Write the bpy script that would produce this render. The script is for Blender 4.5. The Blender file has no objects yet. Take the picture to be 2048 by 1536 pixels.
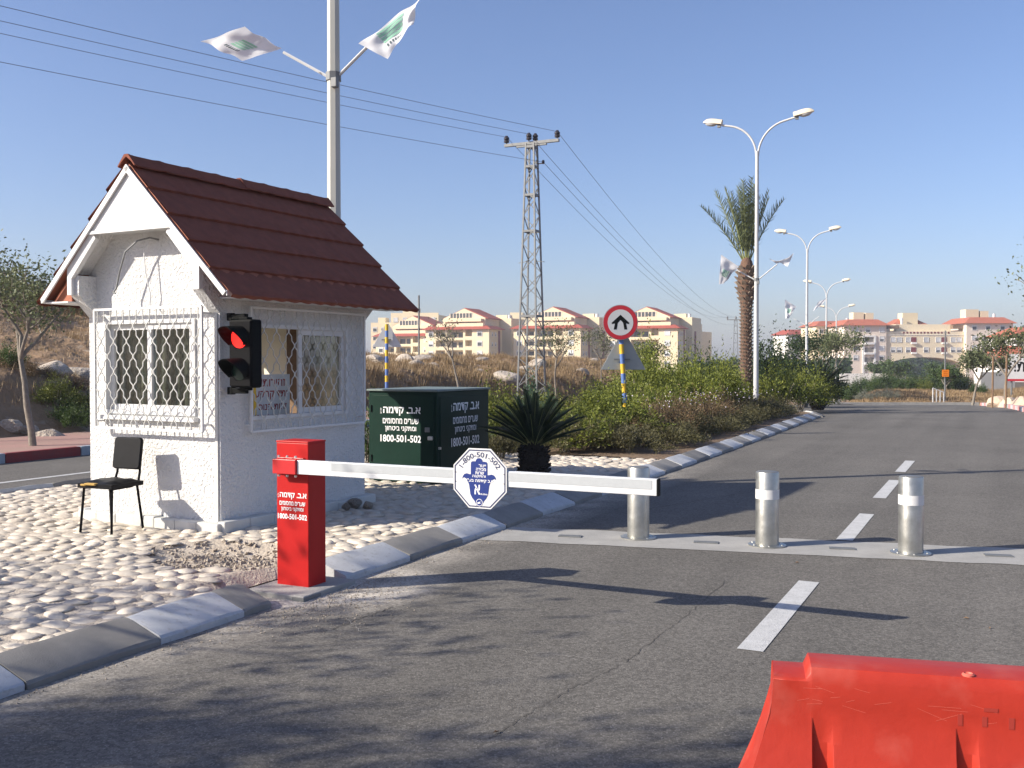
import bpy, bmesh, math, random
import numpy as np
from mathutils import Vector, Matrix, Euler

# ------------------------------------------------------------------ camera, sky, sun, exposure
SC = bpy.context.scene
COL = SC.collection
EYE = 1.65
FPX = 1991.0          # focal length in pixels of the 2048 px wide photograph
HOR = 725.0           # horizon row
cam_d = bpy.data.cameras.new('camera')
cam_d.sensor_fit = 'HORIZONTAL'
cam_d.sensor_width = 36.0
cam_d.lens = 35.0
cam_d.clip_start = 0.05
cam_d.clip_end = 6000.0
cam = bpy.data.objects.new('camera', cam_d)
COL.objects.link(cam)
cam.location = (0, 0, EYE)
cam.rotation_euler = (math.radians(90) - math.atan((768 - HOR) / FPX), 0, 0)
SC.camera = cam

SUN_EL = 28.5
SUN_AZ = 254.0        # clockwise from +Y
world = bpy.data.worlds.new('World')
SC.world = world
world.use_nodes = True
wn = world.node_tree
for n in list(wn.nodes):
    wn.nodes.remove(n)
w_out = wn.nodes.new('ShaderNodeOutputWorld')
w_bg = wn.nodes.new('ShaderNodeBackground')
w_sky = wn.nodes.new('ShaderNodeTexSky')
w_sky.sky_type = 'NISHITA'
w_sky.sun_disc = False
w_sky.sun_elevation = math.radians(SUN_EL)
w_sky.sun_rotation = math.radians(SUN_AZ)
w_sky.altitude = 200
w_sky.air_density = 1.0
w_sky.dust_density = 1.5
w_sky.ozone_density = 4.5
w_bg.inputs['Strength'].default_value = 0.109
w_mul = wn.nodes.new('ShaderNodeMix'); w_mul.data_type = 'RGBA'; w_mul.blend_type = 'MULTIPLY'   # the camera's cool white balance
w_mul.inputs['Factor'].default_value = 1.0
w_mul.inputs['B'].default_value = (1.05, 0.935, 0.985, 1)
wn.links.new(w_sky.outputs['Color'], w_mul.inputs['A'])
wn.links.new(w_mul.outputs['Result'], w_bg.inputs['Color'])
wn.links.new(w_bg.outputs['Background'], w_out.inputs['Surface'])

sun_d = bpy.data.lights.new('sun', 'SUN')
sun_d.energy = 5.0
sun_d.angle = math.radians(0.53)
sun_d.color = (1.0, 0.92, 0.79)
sun = bpy.data.objects.new('sun', sun_d)
COL.objects.link(sun)
_az, _el = math.radians(SUN_AZ), math.radians(SUN_EL)
TO_SUN = Vector((math.sin(_az) * math.cos(_el), math.cos(_az) * math.cos(_el), math.sin(_el)))
sun.rotation_euler = TO_SUN.to_track_quat('Z', 'Y').to_euler()
sun.location = TO_SUN * 60

SC.view_settings.view_transform = 'Standard'
SC.view_settings.look = 'None'
SC.view_settings.exposure = 0.70
SC.view_settings.gamma = 1.0
SC.view_settings.use_curve_mapping = False
SC.render.engine = 'CYCLES'
SC.cycles.use_denoising = True
SC.cycles.max_bounces = 6
SC.cycles.transparent_max_bounces = 12

# ------------------------------------------------------------------ helpers
def rng(seed):
    return np.random.default_rng(seed)

def sm(x):
    x = np.clip(x, 0.0, 1.0)
    return x * x * (3 - 2 * x)

def pix(x, y, D):
    """the point seen at photograph pixel (x, y) at depth D"""
    return Vector(((x - 1024) / FPX * D, D, EYE - (y - HOR) / FPX * D))

class MB:
    """collects shapes into one mesh"""
    def __init__(self):
        self.v = []; self.f = []; self.m = []
        self.cur = 0
    def add(self, vs, fs):
        o = len(self.v)
        self.v.extend([tuple(p) for p in vs])
        for f in fs:
            self.f.append(tuple(i + o for i in f)); self.m.append(self.cur)
        return self
    def box(self, c, s, R=None):
        c = Vector(c); h = Vector(s) * 0.5
        vs = []
        for z in (-1, 1):
            for x, y in ((-1, -1), (1, -1), (1, 1), (-1, 1)):
                p = Vector((x * h.x, y * h.y, z * h.z))
                if R is not None: p = R @ p
                vs.append(c + p)
        return self.add(vs, [(3, 2, 1, 0), (4, 5, 6, 7), (0, 1, 5, 4), (1, 2, 6, 5), (2, 3, 7, 6), (3, 0, 4, 7)])
    def box2(self, a, b):
        a = Vector(a); b = Vector(b)
        return self.box((a + b) / 2, (abs(b.x - a.x), abs(b.y - a.y), abs(b.z - a.z)))
    def bar(self, p0, p1, w, h=None, up=(0, 0, 1)):
        p0 = Vector(p0); p1 = Vector(p1); h = w if h is None else h
        d = (p1 - p0); L = d.length; d.normalize()
        u = Vector(up)
        if abs(d.dot(u)) > 0.98: u = Vector((1, 0, 0))
        x = d.cross(u).normalized(); y = x.cross(d)
        R = Matrix((x, d, y)).transposed()
        return self.box((p0 + p1) / 2, (w, L, h), R)
    def tube(self, pts, r, n=8, caps=True):
        pts = [Vector(p) for p in pts]
        rs = r if hasattr(r, '__len__') else [r] * len(pts)
        vs = []; fs = []
        d0 = (pts[1] - pts[0]).normalized()
        ref = Vector((0, 0, 1)) if abs(d0.z) < 0.9 else Vector((1, 0, 0))
        x = d0.cross(ref).normalized()
        for i, p in enumerate(pts):
            a = pts[max(0, i - 1)]; b = pts[min(len(pts) - 1, i + 1)]
            d = (b - a).normalized()
            x = (x - d * x.dot(d))
            if x.length < 1e-5: x = d.orthogonal()
            x.normalize(); y = d.cross(x)
            for k in range(n):
                an = 2 * math.pi * k / n
                vs.append(p + (x * math.cos(an) + y * math.sin(an)) * rs[i])
        for i in range(len(pts) - 1):
            for k in range(n):
                k2 = (k + 1) % n
                fs.append((i * n + k, i * n + k2, (i + 1) * n + k2, (i + 1) * n + k))
        if caps:
            fs.append(tuple(range(n - 1, -1, -1)))
            fs.append(tuple((len(pts) - 1) * n + k for k in range(n)))
        return self.add(vs, fs)
    def lathe(self, prof, n=24, c=(0, 0, 0), cap=True):
        c = Vector(c); vs = []; fs = []
        for r, z in prof:
            for k in range(n):
                an = 2 * math.pi * k / n
                vs.append(c + Vector((r * math.cos(an), r * math.sin(an), z)))
        for i in range(len(prof) - 1):
            for k in range(n):
                k2 = (k + 1) % n
                fs.append((i * n + k, i * n + k2, (i + 1) * n + k2, (i + 1) * n + k))
        if cap:
            fs.append(tuple(range(n - 1, -1, -1)))
            fs.append(tuple((len(prof) - 1) * n + k for k in range(n)))
        return self.add(vs, fs)
    def prism(self, poly, o, ux, uy, depth):
        """2-D polygon (counter-clockwise) in frame o, ux, uy; thickness depth along ux x uy, centred 0..depth"""
        o = Vector(o); ux = Vector(ux); uy = Vector(uy); uz = ux.cross(uy)
        n = len(poly); vs = []
        for z in (0, depth):
            for a, b in poly:
                vs.append(o + ux * a + uy * b + uz * z)
        fs = [tuple(range(n - 1, -1, -1)), tuple(range(n, 2 * n))]
        for i in range(n):
            j = (i + 1) % n
            fs.append((i, j, n + j, n + i))
        return self.add(vs, fs)
    def grid(self, P, closed_u=False):
        """P[i][j] points"""
        nu = len(P); nv = len(P[0])
        vs = [p for row in P for p in row]
        fs = []
        for i in range(nu - 1):
            for j in range(nv - 1):
                fs.append((i * nv + j, i * nv + j + 1, (i + 1) * nv + j + 1, (i + 1) * nv + j))
        return self.add(vs, fs)
    def mesh(self, name, mats, smooth=None):
        me = bpy.data.meshes.new(name)
        me.from_pydata([tuple(p) for p in self.v], [], self.f)
        if not isinstance(mats, (list, tuple)): mats = [mats]
        for m in mats: me.materials.append(m)
        if len(mats) > 1:
            me.polygons.foreach_set('material_index', np.array(self.m, dtype=np.int32))
        if smooth is not None:
            me.polygons.foreach_set('use_smooth', np.ones(len(me.polygons), dtype=bool))
            if smooth < 179:
                me.set_sharp_from_angle(angle=math.radians(smooth))
        me.update()
        return me
    def build(self, name, mats, parent=None, smooth=None, bevel=0, loc=None):
        o = link(name, self.mesh(name, mats, smooth), parent)
        if bevel:
            md = o.modifiers.new('bevel', 'BEVEL'); md.width = bevel; md.segments = 2
            md.limit_method = 'ANGLE'; md.angle_limit = math.radians(35)
            md.harden_normals = False
        if loc is not None: o.location = loc
        return o

def link(name, data, parent=None):
    o = bpy.data.objects.new(name, data)
    COL.objects.link(o)
    if parent is not None: o.parent = parent
    return o

def tag(o, label=None, cat=None, group=None, kind=None):
    if label: o['label'] = label
    if cat: o['category'] = cat
    if group: o['group'] = group
    if kind: o['kind'] = kind
    return o

def thing(name, label, cat, loc=(0, 0, 0), rz=0.0, group=None):
    o = bpy.data.objects.new(name, None)
    COL.objects.link(o)
    o.empty_display_size = 0.2
    o.location = loc; o.rotation_euler = (0, 0, rz)
    return tag(o, label, cat, group)

def copy_tree(o, parent=None):
    kids = list(o.children)
    c = o.copy(); COL.objects.link(c)
    c.parent = parent
    for k in kids: copy_tree(k, c)
    return c

def quad_mesh(name, Q, mat, smooth=False):
    """Q: (N,4,3) or (N,3,3) array of separate faces"""
    Q = np.asarray(Q, dtype=np.float32)
    n, k = Q.shape[0], Q.shape[1]
    me = bpy.data.meshes.new(name)
    me.vertices.add(n * k); me.loops.add(n * k); me.polygons.add(n)
    me.vertices.foreach_set('co', Q.reshape(-1))
    me.loops.foreach_set('vertex_index', np.arange(n * k, dtype=np.int32))
    me.polygons.foreach_set('loop_start', np.arange(0, n * k, k, dtype=np.int32))
    me.polygons.foreach_set('loop_total', np.full(n, k, dtype=np.int32))
    me.materials.append(mat)
    me.update(calc_edges=True)
    return me

def np_mesh(name, V, F, mat, smooth=True):
    """V (n,3), F (m,k) indexed"""
    V = np.asarray(V, dtype=np.float32); F = np.asarray(F, dtype=np.int32)
    m, k = F.shape
    me = bpy.data.meshes.new(name)
    me.vertices.add(len(V)); me.loops.add(m * k); me.polygons.add(m)
    me.vertices.foreach_set('co', V.reshape(-1))
    me.loops.foreach_set('vertex_index', F.reshape(-1))
    me.polygons.foreach_set('loop_start', np.arange(0, m * k, k, dtype=np.int32))
    me.polygons.foreach_set('loop_total', np.full(m, k, dtype=np.int32))
    me.polygons.foreach_set('use_smooth', np.full(m, bool(smooth)))
    if mat is not None: me.materials.append(mat)
    me.update(calc_edges=True)
    return me

def grid_faces(nu, nv):
    i, j = np.meshgrid(np.arange(nu - 1), np.arange(nv - 1), indexing='ij')
    a = i * nv + j
    return np.stack([a, a + 1, a + nv + 1, a + nv], -1).reshape(-1, 4)

# value noise for shapes
_NT = rng(7).random((64, 64)).astype(np.float64)
def vnoise(x, y):
    x = np.asarray(x, float); y = np.asarray(y, float)
    xi = np.floor(x).astype(int); yi = np.floor(y).astype(int)
    fx = sm(x - xi); fy = sm(y - yi)
    a = _NT[xi % 64, yi % 64]; b = _NT[(xi + 1) % 64, yi % 64]
    c = _NT[xi % 64, (yi + 1) % 64]; d = _NT[(xi + 1) % 64, (yi + 1) % 64]
    return (a * (1 - fx) + b * fx) * (1 - fy) + (c * (1 - fx) + d * fx) * fy
def fbm(x, y, o=4):
    r = 0; a = 0.5
    for k in range(o):
        r = r + a * (vnoise(x * 2 ** k + 17 * k, y * 2 ** k + 31 * k) - 0.5); a *= 0.5
    return r

# ------------------------------------------------------------------ materials
def mat(name, col, rough=0.7, metal=0.0, var=0.0, vscale=4.0, col2=None, bump=0.0, bscale=40.0,
        detail=6.0, rnd=0.0, transl=0.0, spec=0.4, emis=None, bdist=0.01, var2=None, rvar=0.0):
    m = bpy.data.materials.new(name)
    m.use_nodes = True
    nt = m.node_tree
    b = nt.nodes['Principled BSDF']
    b.inputs['Roughness'].default_value = rough
    b.inputs['Metallic'].default_value = metal
    b.inputs['Specular IOR Level'].default_value = spec
    c = (*col, 1.0)
    b.inputs['Base Color'].default_value = c
    tc = nt.nodes.new('ShaderNodeTexCoord')
    src = None
    if var > 0 or col2 is not None:
        nz = nt.nodes.new('ShaderNodeTexNoise')
        nz.inputs['Scale'].default_value = vscale
        nz.inputs['Detail'].default_value = detail
        nz.inputs['Roughness'].default_value = 0.65
        nt.links.new(tc.outputs['Object'], nz.inputs['Vector'])
        rp = nt.nodes.new('ShaderNodeValToRGB')
        rp.color_ramp.elements[0].position = 0.3
        rp.color_ramp.elements[1].position = 0.7
        if col2 is None:
            rp.color_ramp.elements[0].color = (*[x * (1 - var) for x in col], 1)
            rp.color_ramp.elements[1].color = (*[min(1, x * (1 + var)) for x in col], 1)
        else:
            rp.color_ramp.elements[0].color = (*col2, 1)
            rp.color_ramp.elements[1].color = c
        nt.links.new(nz.outputs['Fac'], rp.inputs['Fac'])
        src = rp.outputs['Color']
        if rvar > 0:
            mr = nt.nodes.new('ShaderNodeMapRange')
            mr.inputs['To Min'].default_value = max(0, rough - rvar); mr.inputs['To Max'].default_value = min(1, rough + rvar)
            nt.links.new(nz.outputs['Fac'], mr.inputs['Value'])
            nt.links.new(mr.outputs['Result'], b.inputs['Roughness'])
    if var2 is not None:                        # a second, finer or coarser mottling (colour, scale, amount)
        nz2 = nt.nodes.new('ShaderNodeTexNoise')
        nz2.inputs['Scale'].default_value = var2[1]
        nz2.inputs['Detail'].default_value = 4
        nt.links.new(tc.outputs['Object'], nz2.inputs['Vector'])
        r2 = nt.nodes.new('ShaderNodeValToRGB')
        r2.color_ramp.elements[0].position = var2[3] if len(var2) > 3 else 0.5
        r2.color_ramp.elements[1].position = (var2[3] if len(var2) > 3 else 0.5) + 0.22
        r2.color_ramp.elements[1].color = (var2[2],) * 3 + (1,)
        r2.color_ramp.elements[0].color = (0, 0, 0, 1)
        nt.links.new(nz2.outputs['Fac'], r2.inputs['Fac'])
        mx2 = nt.nodes.new('ShaderNodeMix'); mx2.data_type = 'RGBA'
        nt.links.new(r2.outputs['Color'], mx2.inputs['Factor'])
        if src is not None: nt.links.new(src, mx2.inputs['A'])
        else: mx2.inputs['A'].default_value = c
        mx2.inputs['B'].default_value = (*var2[0], 1)
        src = mx2.outputs['Result']
    if rnd > 0:
        oi = nt.nodes.new('ShaderNodeObjectInfo')
        mr = nt.nodes.new('ShaderNodeMapRange')
        mr.inputs['To Min'].default_value = 1 - rnd; mr.inputs['To Max'].default_value = 1 + rnd
        nt.links.new(oi.outputs['Random'], mr.inputs['Value'])
        mx = nt.nodes.new('ShaderNodeMix'); mx.data_type = 'RGBA'; mx.blend_type = 'MULTIPLY'
        mx.inputs['Factor'].default_value = 1
        if src is not None: nt.links.new(src, mx.inputs['A'])
        else: mx.inputs['A'].default_value = c
        nt.links.new(mr.outputs['Result'], mx.inputs['B'])
        src = mx.outputs['Result']
    if src is not None:
        nt.links.new(src, b.inputs['Base Color'])
    if bump > 0:
        bz = nt.nodes.new('ShaderNodeTexNoise')
        bz.inputs['Scale'].default_value = bscale
        bz.inputs['Detail'].default_value = 5
        nt.links.new(tc.outputs['Object'], bz.inputs['Vector'])
        bp = nt.nodes.new('ShaderNodeBump')
        bp.inputs['Strength'].default_value = bump
        bp.inputs['Distance'].default_value = bdist
        nt.links.new(bz.outputs['Fac'], bp.inputs['Height'])
        nt.links.new(bp.outputs['Normal'], b.inputs['Normal'])
    if transl > 0:
        tr = nt.nodes.new('ShaderNodeBsdfTranslucent')
        if src is not None: nt.links.new(src, tr.inputs['Color'])
        else: tr.inputs['Color'].default_value = c
        ms = nt.nodes.new('ShaderNodeMixShader')
        ms.inputs['Fac'].default_value = transl
        out = nt.nodes['Material Output']
        nt.links.new(b.outputs['BSDF'], ms.inputs[1])
        nt.links.new(tr.outputs['BSDF'], ms.inputs[2])
        nt.links.new(ms.outputs['Shader'], out.inputs['Surface'])
    if emis:
        b.inputs['Emission Color'].default_value = (*emis[0], 1)
        b.inputs['Emission Strength'].default_value = emis[1]
    return m

def glass_mat(name, tint=(0.8, 0.85, 0.85), refl=0.12):
    m = bpy.data.materials.new(name); m.use_nodes = True
    nt = m.node_tree
    for n in list(nt.nodes): nt.nodes.remove(n)
    out = nt.nodes.new('ShaderNodeOutputMaterial')
    tr = nt.nodes.new('ShaderNodeBsdfTransparent'); tr.inputs['Color'].default_value = (*tint, 1)
    gl = nt.nodes.new('ShaderNodeBsdfGlossy'); gl.inputs['Roughness'].default_value = 0.03
    fr = nt.nodes.new('ShaderNodeLayerWeight'); fr.inputs['Blend'].default_value = 0.18
    ad = nt.nodes.new('ShaderNodeMath'); ad.operation = 'MULTIPLY_ADD'; ad.inputs[1].default_value = 0.6; ad.inputs[2].default_value = refl * 0.35
    nt.links.new(fr.outputs['Facing'], ad.inputs[0])
    ms = nt.nodes.new('ShaderNodeMixShader')
    nt.links.new(ad.outputs['Value'], ms.inputs['Fac'])
    nt.links.new(tr.outputs['BSDF'], ms.inputs[1]); nt.links.new(gl.outputs['BSDF'], ms.inputs[2])
    nt.links.new(ms.outputs['Shader'], out.inputs['Surface'])
    return m

M = {}
M['asphalt'] = mat('asphalt', (0.122, 0.114, 0.102), 0.9, var=0.15, vscale=0.45, bump=0.6, bscale=110, detail=5, bdist=0.006,
                   var2=((0.31, 0.29, 0.26), 95, 0.9, 0.55), spec=0.25)
M['soil'] = mat('soil', (0.21, 0.145, 0.09), 0.95, col2=(0.12, 0.08, 0.05), vscale=3, bump=0.8, bscale=14, bdist=0.04)
M['hill'] = mat('dry_hill', (0.30, 0.20, 0.115), 0.95, col2=(0.17, 0.105, 0.06), vscale=0.6, bump=1, bscale=3, bdist=0.15,
                var2=((0.42, 0.36, 0.29), 2.2, 0.8, 0.57))
M['mortar'] = mat('mortar', (0.56, 0.49, 0.40), 0.95, col2=(0.40, 0.34, 0.27), vscale=6, bump=0.8, bscale=40, bdist=0.02)
M['cobble'] = mat('cobble', (0.63, 0.57, 0.48), 0.85, col2=(0.48, 0.42, 0.34), vscale=7, bump=0.5, bscale=28, bdist=0.012, rnd=0.14)
M['cobbles'] = mat('cobbles', (0.63, 0.57, 0.48), 0.85, col2=(0.44, 0.38, 0.31), vscale=5, bump=0.5, bscale=28, bdist=0.012)
M['rubble'] = mat('rubble', (0.46, 0.40, 0.33), 0.95, col2=(0.30, 0.25, 0.20), vscale=12, bump=1, bscale=40, bdist=0.03)
M['kerb_w'] = mat('kerb_white', (0.54, 0.55, 0.56), 0.8, col2=(0.42, 0.43, 0.44), vscale=5, bump=0.35, bscale=140, bdist=0.005, var2=((0.30, 0.285, 0.26), 26, 0.75, 0.56), rnd=0.05)
M['kerb_g'] = mat('kerb_grey', (0.27, 0.255, 0.23), 0.85, col2=(0.20, 0.19, 0.175), vscale=6, bump=0.35, bscale=140, bdist=0.005, rnd=0.1)
M['kerb_r'] = mat('kerb_red', (0.26, 0.035, 0.035), 0.75, col2=(0.20, 0.05, 0.05), vscale=6, bump=0.4, bscale=60)
M['kerb_b'] = mat('kerb_bluegrey', (0.36, 0.42, 0.47), 0.75, col2=(0.27, 0.31, 0.35), vscale=6, bump=0.4, bscale=60)
M['kerb_p'] = mat('kerb_pink', (0.62, 0.30, 0.28), 0.75, col2=(0.5, 0.25, 0.23), vscale=6)
M['conc'] = mat('concrete', (0.36, 0.35, 0.33), 0.9, col2=(0.27, 0.265, 0.25), vscale=3.5, bump=0.4, bscale=50)
M['road_paint'] = mat('road_paint', (0.55, 0.55, 0.54), 0.75, col2=(0.43, 0.43, 0.42), vscale=9, bump=0.5, bscale=130,
                      var2=((0.13, 0.125, 0.12), 60, 0.9, 0.60))
M['stucco'] = mat('stucco', (0.68, 0.68, 0.67), 0.9, col2=(0.61, 0.605, 0.59), vscale=1.3, bump=1.0, bscale=34, bdist=0.03, spec=0.2)
M['white'] = mat('white_paint', (0.65, 0.65, 0.64), 0.55, var=0.05, vscale=3)
M['whitew'] = mat('white_worn', (0.54, 0.54, 0.51), 0.6, var=0.1, vscale=6)
M['inner'] = mat('interior_cream', (0.82, 0.77, 0.62), 0.9)
M['roof'] = mat('roof_brown', (0.24, 0.080, 0.050), 0.9, col2=(0.17, 0.058, 0.038), vscale=9, bump=0.4, bscale=220, bdist=0.004, spec=0.25)
M['soffit'] = mat('soffit_wood', (0.33, 0.11, 0.06), 0.7, var=0.2, vscale=8)
M['glass'] = glass_mat('glass')
M['curtain'] = mat('curtain', (0.24, 0.22, 0.16), 0.9, var=0.12, vscale=7, transl=0.3)
M['dark'] = mat('dark_plastic', (0.007, 0.008, 0.008), 0.6, spec=0.06)
M['black'] = mat('black_metal', (0.008, 0.008, 0.009), 0.6, spec=0.06)
M['vinyl'] = mat('black_vinyl', (0.010, 0.010, 0.011), 0.45, spec=0.12, var=0.2, vscale=10)
M['foam'] = mat('foam', (0.42, 0.27, 0.08), 0.95)
M['red_paint'] = mat('red_paint', (0.43, 0.012, 0.011), 0.45, spec=0.2, var=0.08, vscale=5, bump=0.06, bscale=60)
M['red_dark'] = mat('red_clamp', (0.50, 0.02, 0.022), 0.4, var=0.06, vscale=8)
M['alu'] = mat('white_aluminium', (0.66, 0.67, 0.67), 0.4, var=0.04, vscale=3)
M['refl'] = mat('reflective_strip', (0.42, 0.44, 0.45), 0.5, var=0.04, vscale=30)
M['steel'] = mat('galvanised', (0.50, 0.50, 0.47), 0.38, metal=0.85, col2=(0.36, 0.36, 0.33), vscale=9, rvar=0.12, bump=0.1, bscale=20)
M['steelw'] = mat('grey_steel', (0.175, 0.18, 0.18), 0.55, metal=0.3, var=0.15, vscale=5)
M['bolt'] = mat('bolt', (0.6, 0.6, 0.58), 0.35, metal=0.8)
M['green'] = mat('green_paint', (0.006, 0.026, 0.018), 0.5, spec=0.12, var=0.15, vscale=3, bump=0.06, bscale=30)
M['greentop'] = mat('green_top_pale', (0.15, 0.19, 0.18), 0.6, var=0.15, vscale=4)  # paler grey-green than the rest of the cabinet
M['letter'] = mat('white_lettering', (0.82, 0.82, 0.82), 0.6)
M['blue'] = mat('blue_print', (0.010, 0.030, 0.18), 0.5)
M['navy'] = mat('navy_print', (0.04, 0.05, 0.12), 0.5)
M['redletter'] = mat('red_lettering', (0.30, 0.03, 0.03), 0.6)
M['signred'] = mat('sign_red', (0.50, 0.022, 0.035), 0.45, var=0.06, vscale=6)
M['signgrey'] = mat('sign_face', (0.58, 0.59, 0.58), 0.55, var=0.04, vscale=4)
M['signback'] = mat('sign_back', (0.33, 0.35, 0.34), 0.5, metal=0.3, var=0.05, vscale=3)
M['yellow'] = mat('yellow_band', (0.66, 0.42, 0.03), 0.6, var=0.08, vscale=12)
M['bluep'] = mat('blue_band', (0.10, 0.18, 0.42), 0.6, var=0.08, vscale=12)
M['pole'] = mat('pole_cream', (0.46, 0.46, 0.41), 0.5, var=0.06, vscale=2)
M['pole2'] = mat('pole_grey', (0.50, 0.51, 0.51), 0.5, var=0.06, vscale=2)
M['lampcase'] = mat('lamp_case', (0.66, 0.58, 0.44), 0.55, var=0.05, vscale=5)
M['lampglass'] = mat('lamp_glass', (0.5, 0.5, 0.5), 0.15)
M['flag'] = mat('flag_cloth', (0.80, 0.80, 0.81), 0.85, var=0.04, vscale=3, transl=0.35, spec=0.1)
M['flaggreen'] = mat('flag_green', (0.38, 0.66, 0.50), 0.85, transl=0.3, spec=0.1)
M['flagdark'] = mat('flag_text', (0.10, 0.13, 0.14), 0.85, transl=0.1, spec=0.1)
M['wire'] = mat('wire', (0.10, 0.10, 0.10), 0.6)
M['insul'] = mat('insulator', (0.035, 0.03, 0.035), 0.3)
M['orange'] = mat('barrier_plastic', (0.42, 0.032, 0.016), 0.5, col2=(0.35, 0.028, 0.016), vscale=4, bump=0.25, bscale=18, bdist=0.008,
                  var2=((0.45, 0.09, 0.065), 7, 0.6, 0.53), rvar=0.15, detail=9, spec=0.3)
M['scratch'] = mat('barrier_scratch', (0.58, 0.13, 0.09), 0.6)
M['fade'] = mat('faded_print', (0.33, 0.034, 0.022), 0.6)
M['signorange'] = mat('orange_sign', (0.85, 0.24, 0.01), 0.6)
M['bark'] = mat('bark', (0.26, 0.23, 0.19), 0.95, col2=(0.15, 0.13, 0.105), vscale=14, bump=0.6, bscale=30)
M['palmbark'] = mat('palm_bark', (0.17, 0.10, 0.065), 0.95, col2=(0.10, 0.06, 0.045), vscale=8, bump=0.8, bscale=20, bdist=0.03)
M['palmboot'] = mat('palm_leaf_base', (0.36, 0.30, 0.24), 0.9, col2=(0.19, 0.14, 0.105), vscale=5, rnd=0.1)
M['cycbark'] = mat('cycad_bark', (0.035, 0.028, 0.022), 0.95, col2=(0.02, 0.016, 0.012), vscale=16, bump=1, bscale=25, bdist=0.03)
def leaf(name, a, b, tr=0.25, sc=1.5, rnd=0.15, rough=0.55):
    return mat(name, a, rough, col2=b, vscale=sc, detail=8, transl=tr, rnd=rnd, spec=0.3)
M['lf_yg'] = leaf('leaf_yellowgreen', (0.22, 0.235, 0.030), (0.055, 0.085, 0.016), sc=2.6, tr=0.18)
M['lf_low'] = leaf('leaf_lavender', (0.125, 0.12, 0.048), (0.075, 0.065, 0.030), sc=3, tr=0.15)
M['lf_brown'] = leaf('leaf_brownish', (0.20, 0.125, 0.065), (0.11, 0.085, 0.045), sc=3, tr=0.15)
M['lf_green'] = leaf('leaf_green', (0.075, 0.115, 0.028), (0.040, 0.070, 0.018), sc=2)
M['lf_dark'] = leaf('leaf_dark', (0.045, 0.075, 0.022), (0.022, 0.042, 0.013), sc=2)
M['lf_grey'] = leaf('leaf_greygreen', (0.16, 0.18, 0.085), (0.09, 0.11, 0.05), sc=2)
M['lf_blue'] = leaf('leaf_bluegreen', (0.085, 0.14, 0.075), (0.05, 0.09, 0.05), sc=2)
M['lf_silver'] = leaf('leaf_silver', (0.25, 0.26, 0.20), (0.15, 0.155, 0.12), sc=2)
M['lf_palm'] = leaf('leaf_palm', (0.14, 0.165, 0.075), (0.085, 0.11, 0.05), tr=0.15, sc=2)
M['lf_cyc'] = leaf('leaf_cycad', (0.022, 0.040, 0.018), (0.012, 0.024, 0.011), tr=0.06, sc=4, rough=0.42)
M['rachis'] = mat('rachis', (0.23, 0.25, 0.10), 0.5)
M['grass'] = leaf('dry_grass', (0.38, 0.27, 0.145), (0.21, 0.14, 0.075), tr=0.2, sc=0.7, rnd=0)
M['flower'] = mat('flower', (0.75, 0.66, 0.78), 0.8)
M['rock'] = mat('limestone', (0.50, 0.44, 0.37), 0.95, col2=(0.30, 0.25, 0.20), vscale=2.5, bump=1, bscale=5, bdist=0.08, rnd=0.12)
M['rock2'] = mat('pale_boulder', (0.60, 0.47, 0.36), 0.95, col2=(0.46, 0.36, 0.27), vscale=2, bump=0.8, bscale=4, bdist=0.08, rnd=0.08)
M['wall_c'] = mat('facade_cream', (0.70, 0.60, 0.41), 0.9, col2=(0.66, 0.56, 0.38), vscale=0.25)
M['wall_p'] = mat('facade_pink', (0.72, 0.62, 0.52), 0.9, col2=(0.68, 0.58, 0.49), vscale=0.25)
M['wall_y'] = mat('facade_yellow', (0.74, 0.64, 0.46), 0.9, col2=(0.70, 0.60, 0.43), vscale=0.25)
M['wall_w'] = mat('facade_white', (0.74, 0.72, 0.68), 0.9, var=0.04, vscale=0.3)
M['redroof'] = mat('red_roof', (0.36, 0.075, 0.045), 0.85, col2=(0.28, 0.06, 0.04), vscale=0.8)
M['roofo'] = mat('orange_roof', (0.42, 0.13, 0.07), 0.85, col2=(0.33, 0.10, 0.06), vscale=0.8)
M['winglass'] = mat('window_glass', (0.06, 0.065, 0.07), 0.2)
M['shutter'] = mat('shutter', (0.55, 0.56, 0.56), 0.6, rnd=0.12)
M['maroon'] = mat('maroon', (0.17, 0.025, 0.025), 0.7)
M['recess_shade'] = mat('painted_recess_shade', (0.16, 0.14, 0.12), 0.9)  # dark colour painted in for the shade inside openings that are not cut
M['wood'] = mat('wood', (0.19, 0.12, 0.07), 0.8, var=0.25, vscale=6)
M['greywall'] = mat('grey_wall', (0.36, 0.36, 0.35), 0.9, var=0.08, vscale=1)

# ------------------------------------------------------------------ the place: road frame (s along the road, t to the right)
TH = math.radians(26.0)
US = Vector((math.sin(TH), math.cos(TH), 0)); UT = Vector((math.cos(TH), -math.sin(TH), 0))
def st(s, t, z=0.0):
    return Vector((s * math.sin(TH) + t * math.cos(TH), s * math.cos(TH) - t * math.sin(TH), z))
def to_st(X, Y):
    return X * math.sin(TH) + Y * math.cos(TH), X * math.cos(TH) - Y * math.sin(TH)
def prof(Y):
    Y = np.asarray(Y, float)
    z = np.where(Y < 25, 0.0, np.where(Y < 45, -0.0009 * (Y - 25) ** 2, -0.36 - 0.036 * (Y - 45)))
    return np.maximum(z, -3.0)
def bend(s):
    return 0.0009 * np.maximum(0, np.asarray(s, float) - 8) ** 2
def tL(s): return -4.38 - bend(s)            # right-hand kerb of the median
def tLL(s): return -10.95 - bend(s)          # left-hand kerb of the median
def tFar(s): return -14.6 - bend(s) * 0.6    # outer kerb of the left carriageway
def tR(s): return 1.86 - bend(s) * 1.15
T_SW = 3.0                                    # width of the left pavement
MED_Z = 0.10
S_END = 31.5

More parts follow.
